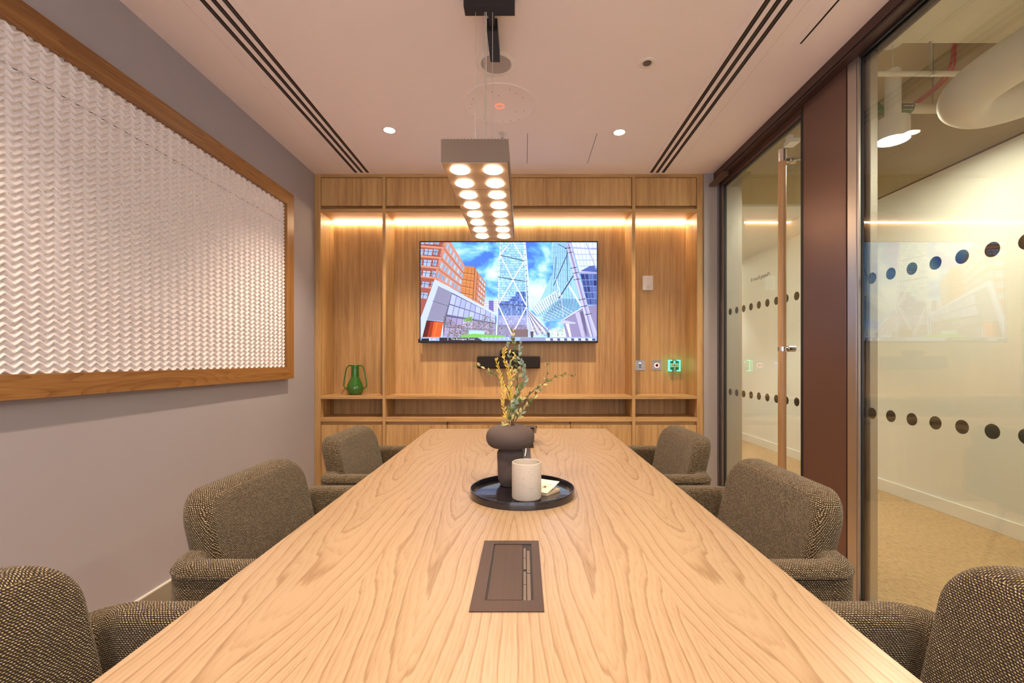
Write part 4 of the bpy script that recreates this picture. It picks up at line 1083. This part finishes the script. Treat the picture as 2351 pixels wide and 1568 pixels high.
# ------------------------------------------------------------------ corridor fittings
def corridor_pendant(x, y, zr, dz, label, top=None):
    t = thing('corridor_pendant_light', (x, y, zr), label, 'pendant lamp', 'white cylinder pendants in the corridor')
    MB().lathe([(.065, 0), (.065, -.012), (.055, -.030), (.004, -.032)], (x, y, zr), 40, True, True).build('ceiling_rose', M['white_metal'], t)
    if top: MB().tube([(x, y, zr), (x, y, top)], .012, 12).build('drop_tube', M['white_metal'], t)
    MB().tube([(x, y, zr - .03), (x, y, 3.06 + dz)], .0025, 8).build('cable', M['white'], t)
    MB().lathe([(.046, 2.70), (.046, 3.07), (.044, 3.075)], (x, y, dz), 40).build('stem', M['white_metal'], t)
    MB().lathe([(.088, 2.612), (.093, 2.600), (.0935, 2.735), (.090, 2.742), (.046, 2.742)], (x, y, dz), 48, False, True).build('shade', M['white_metal'], t, ang=50)
    MB().disc((x, y, 2.611 + dz), .087, t=.004).build('lens', M['corr_e'], t)
corridor_pendant(2.496, 3.08, 3.335, .055, 'lit white cylinder pendant lamp hanging in the corridor', 3.56)
corridor_pendant(2.40, .55, 3.25, 0, 'unseen white cylinder pendant lamp added to light the corridor')  # out-of-frame copy, added for the light it throws on the corridor wall
for k, (x, y) in enumerate(((2.0, 5.35), (2.75, 7.3))):
    t = thing('corridor_downlight', (x, y, 2.64), 'recessed downlight in the low corridor ceiling near the door' if k == 0 else 'recessed downlight in the low corridor ceiling at its far end', 'downlight')
    MB().disc((x, y, 2.6385), .045, t=.003).build('lens', M['corr_e'], t)
    l = bpy.data.lights.new('beam', 'SPOT'); l.energy = 110; l.color = (1, .91, .86); l.spot_size = R(100); l.spot_blend = .5; l.shadow_soft_size = .03
    o = bpy.data.objects.new('downlight_beam', l); C.objects.link(o); o.parent = t; o.location = (0, 0, -.012)
# conduit with clamp and rod
yc = 2.97; zc = HC + (V0 - 169.5) * yc / F
t = thing('white_conduit', (2.4, yc, zc), 'thin white pipe crossing the corridor ceiling', 'pipe')
MB().tube([(1.70, yc, zc), (3.22, yc, zc)], .0165, 20).build('pipe', M['pipe'], t)
xr = (2138 - U0) * yc / F
MB().ring((xr, yc, zc), .0165, .0195, 0, 32, .02).build('clamp', M['zinc'], t)
b = MB().tube([(xr, yc, zc + .018), (xr, yc, 3.25)], .005, 10); b.tube([(xr - .012, yc, zc + .03), (xr - .012, yc, 3.25)], .003, 8); b.build('hanger_rod', M['zinc'], t)
yc = 3.45; zc = HC + (V0 - 249) * yc / F
t = thing('sprinkler_pipe', (2.4, yc, zc), 'thick white sprinkler pipe with a dark arrow label behind the pendant', 'pipe')
MB().tube([(1.67, yc, zc), (3.22, yc, zc)], .036, 28).build('pipe', M['pipe'], t)
xa = (2006 - U0) * yc / F; xb = (2091 - U0) * yc / F
MB().tube([(xa, yc, zc), (xb, yc, zc)], .0372, 28).build('label_band', M['lid_green'], t, label='dark green band')
MB().tube([(1.67, yc, zc), (xa - .02, yc, zc)], .042, 28).build('coupling', M['white'], t)
text_obj('lettering', 'SPRINKLER\nMAINS', .0145, M['white'], t, Matrix.Translation((xa + .052, yc - .0385, zc + .010)) @ FACE_CAM)
b = MB()
for dz, s_ in ((0, 1.0), (.024, .7), (-.024, .7)):
    x0 = xb - .085; x1 = xb - .022; yq = yc - .0385 if dz == 0 else yc - .031
    b.add([(x0, yq, zc + dz - .003 * s_), (x1, yq, zc + dz - .003 * s_), (x1, yq, zc + dz - .009 * s_), (xb - .008, yq, zc + dz), (x1, yq, zc + dz + .009 * s_), (x1, yq, zc + dz + .003 * s_), (x0, yq, zc + dz + .003 * s_)], [tuple(range(7))])
b.build('arrows', M['white'], t)
xr = (2141 - U0) * yc / F
MB().tube([(xr, yc, zc + .03), (xr, yc, 3.56)], .006, 10).build('hanger_rod', M['zinc'], t)
# red cables
for k in range(2):
    ox = k * .030; pts = [at(u + k * 9 * (1 if v > 120 else .6), v, Y) for (u, v, Y) in ((2192, 60, 3.10), (2188, 110, 3.12), (2182, 150, 3.15), (2165, 180, 3.25), (2140, 205, 3.38), (2105, 232, 3.6), (2060, 262, 3.85), (2010, 288, 4.1), (1960, 305, 4.25))]
    S = []
    for i in range(len(pts) - 1):
        a, b_, c_, d_ = pts[max(i - 1, 0)], pts[i], pts[i + 1], pts[min(i + 2, len(pts) - 1)]
        for q in range(5):
            t_ = q / 5; S.append(.5 * ((2 * b_) + (c_ - a) * t_ + (2 * a - 5 * b_ + 4 * c_ - d_) * t_ ** 2 + (3 * b_ - a - 3 * c_ + d_) * t_ ** 3))
    S.append(pts[-1])
    tag(MB().tube(S, .0075, 10).build('red_cable', M['red'], base=S[0]), 'red cable drooping under the corridor ceiling, ' + ('on the lamp side' if k == 0 else 'on the duct side'), 'cable', 'red fire cables in the corridor')
# wrapped duct with hairpin bend
pts = [at(u, v, Y) for (u, v, Y) in ((2640, -60, 1.75), (2480, 38, 2.0), (2380, 105, 2.15), (2300, 155, 2.27), (2245, 195, 2.36), (2216, 226, 2.42), (2222, 240, 2.48), (2262, 243, 2.50), (2340, 222, 2.47), (2440, 185, 2.36), (2560, 140, 2.15))]
S = []
for i in range(len(pts) - 1):
    a, b_, c_, d_ = pts[max(i - 1, 0)], pts[i], pts[i + 1], pts[min(i + 2, len(pts) - 1)]
    for q in range(8):
        t_ = q / 8; S.append(.5 * ((2 * b_) + (c_ - a) * t_ + (2 * a - 5 * b_ + 4 * c_ - d_) * t_ ** 2 + (3 * b_ - a - 3 * c_ + d_) * t_ ** 3))
S.append(pts[-1])
tag(MB().tube(S, .112, 40).build('air_duct', M['duct'], base=S[0]), 'thick off-white wrapped air duct bending under the corridor slab', 'duct')
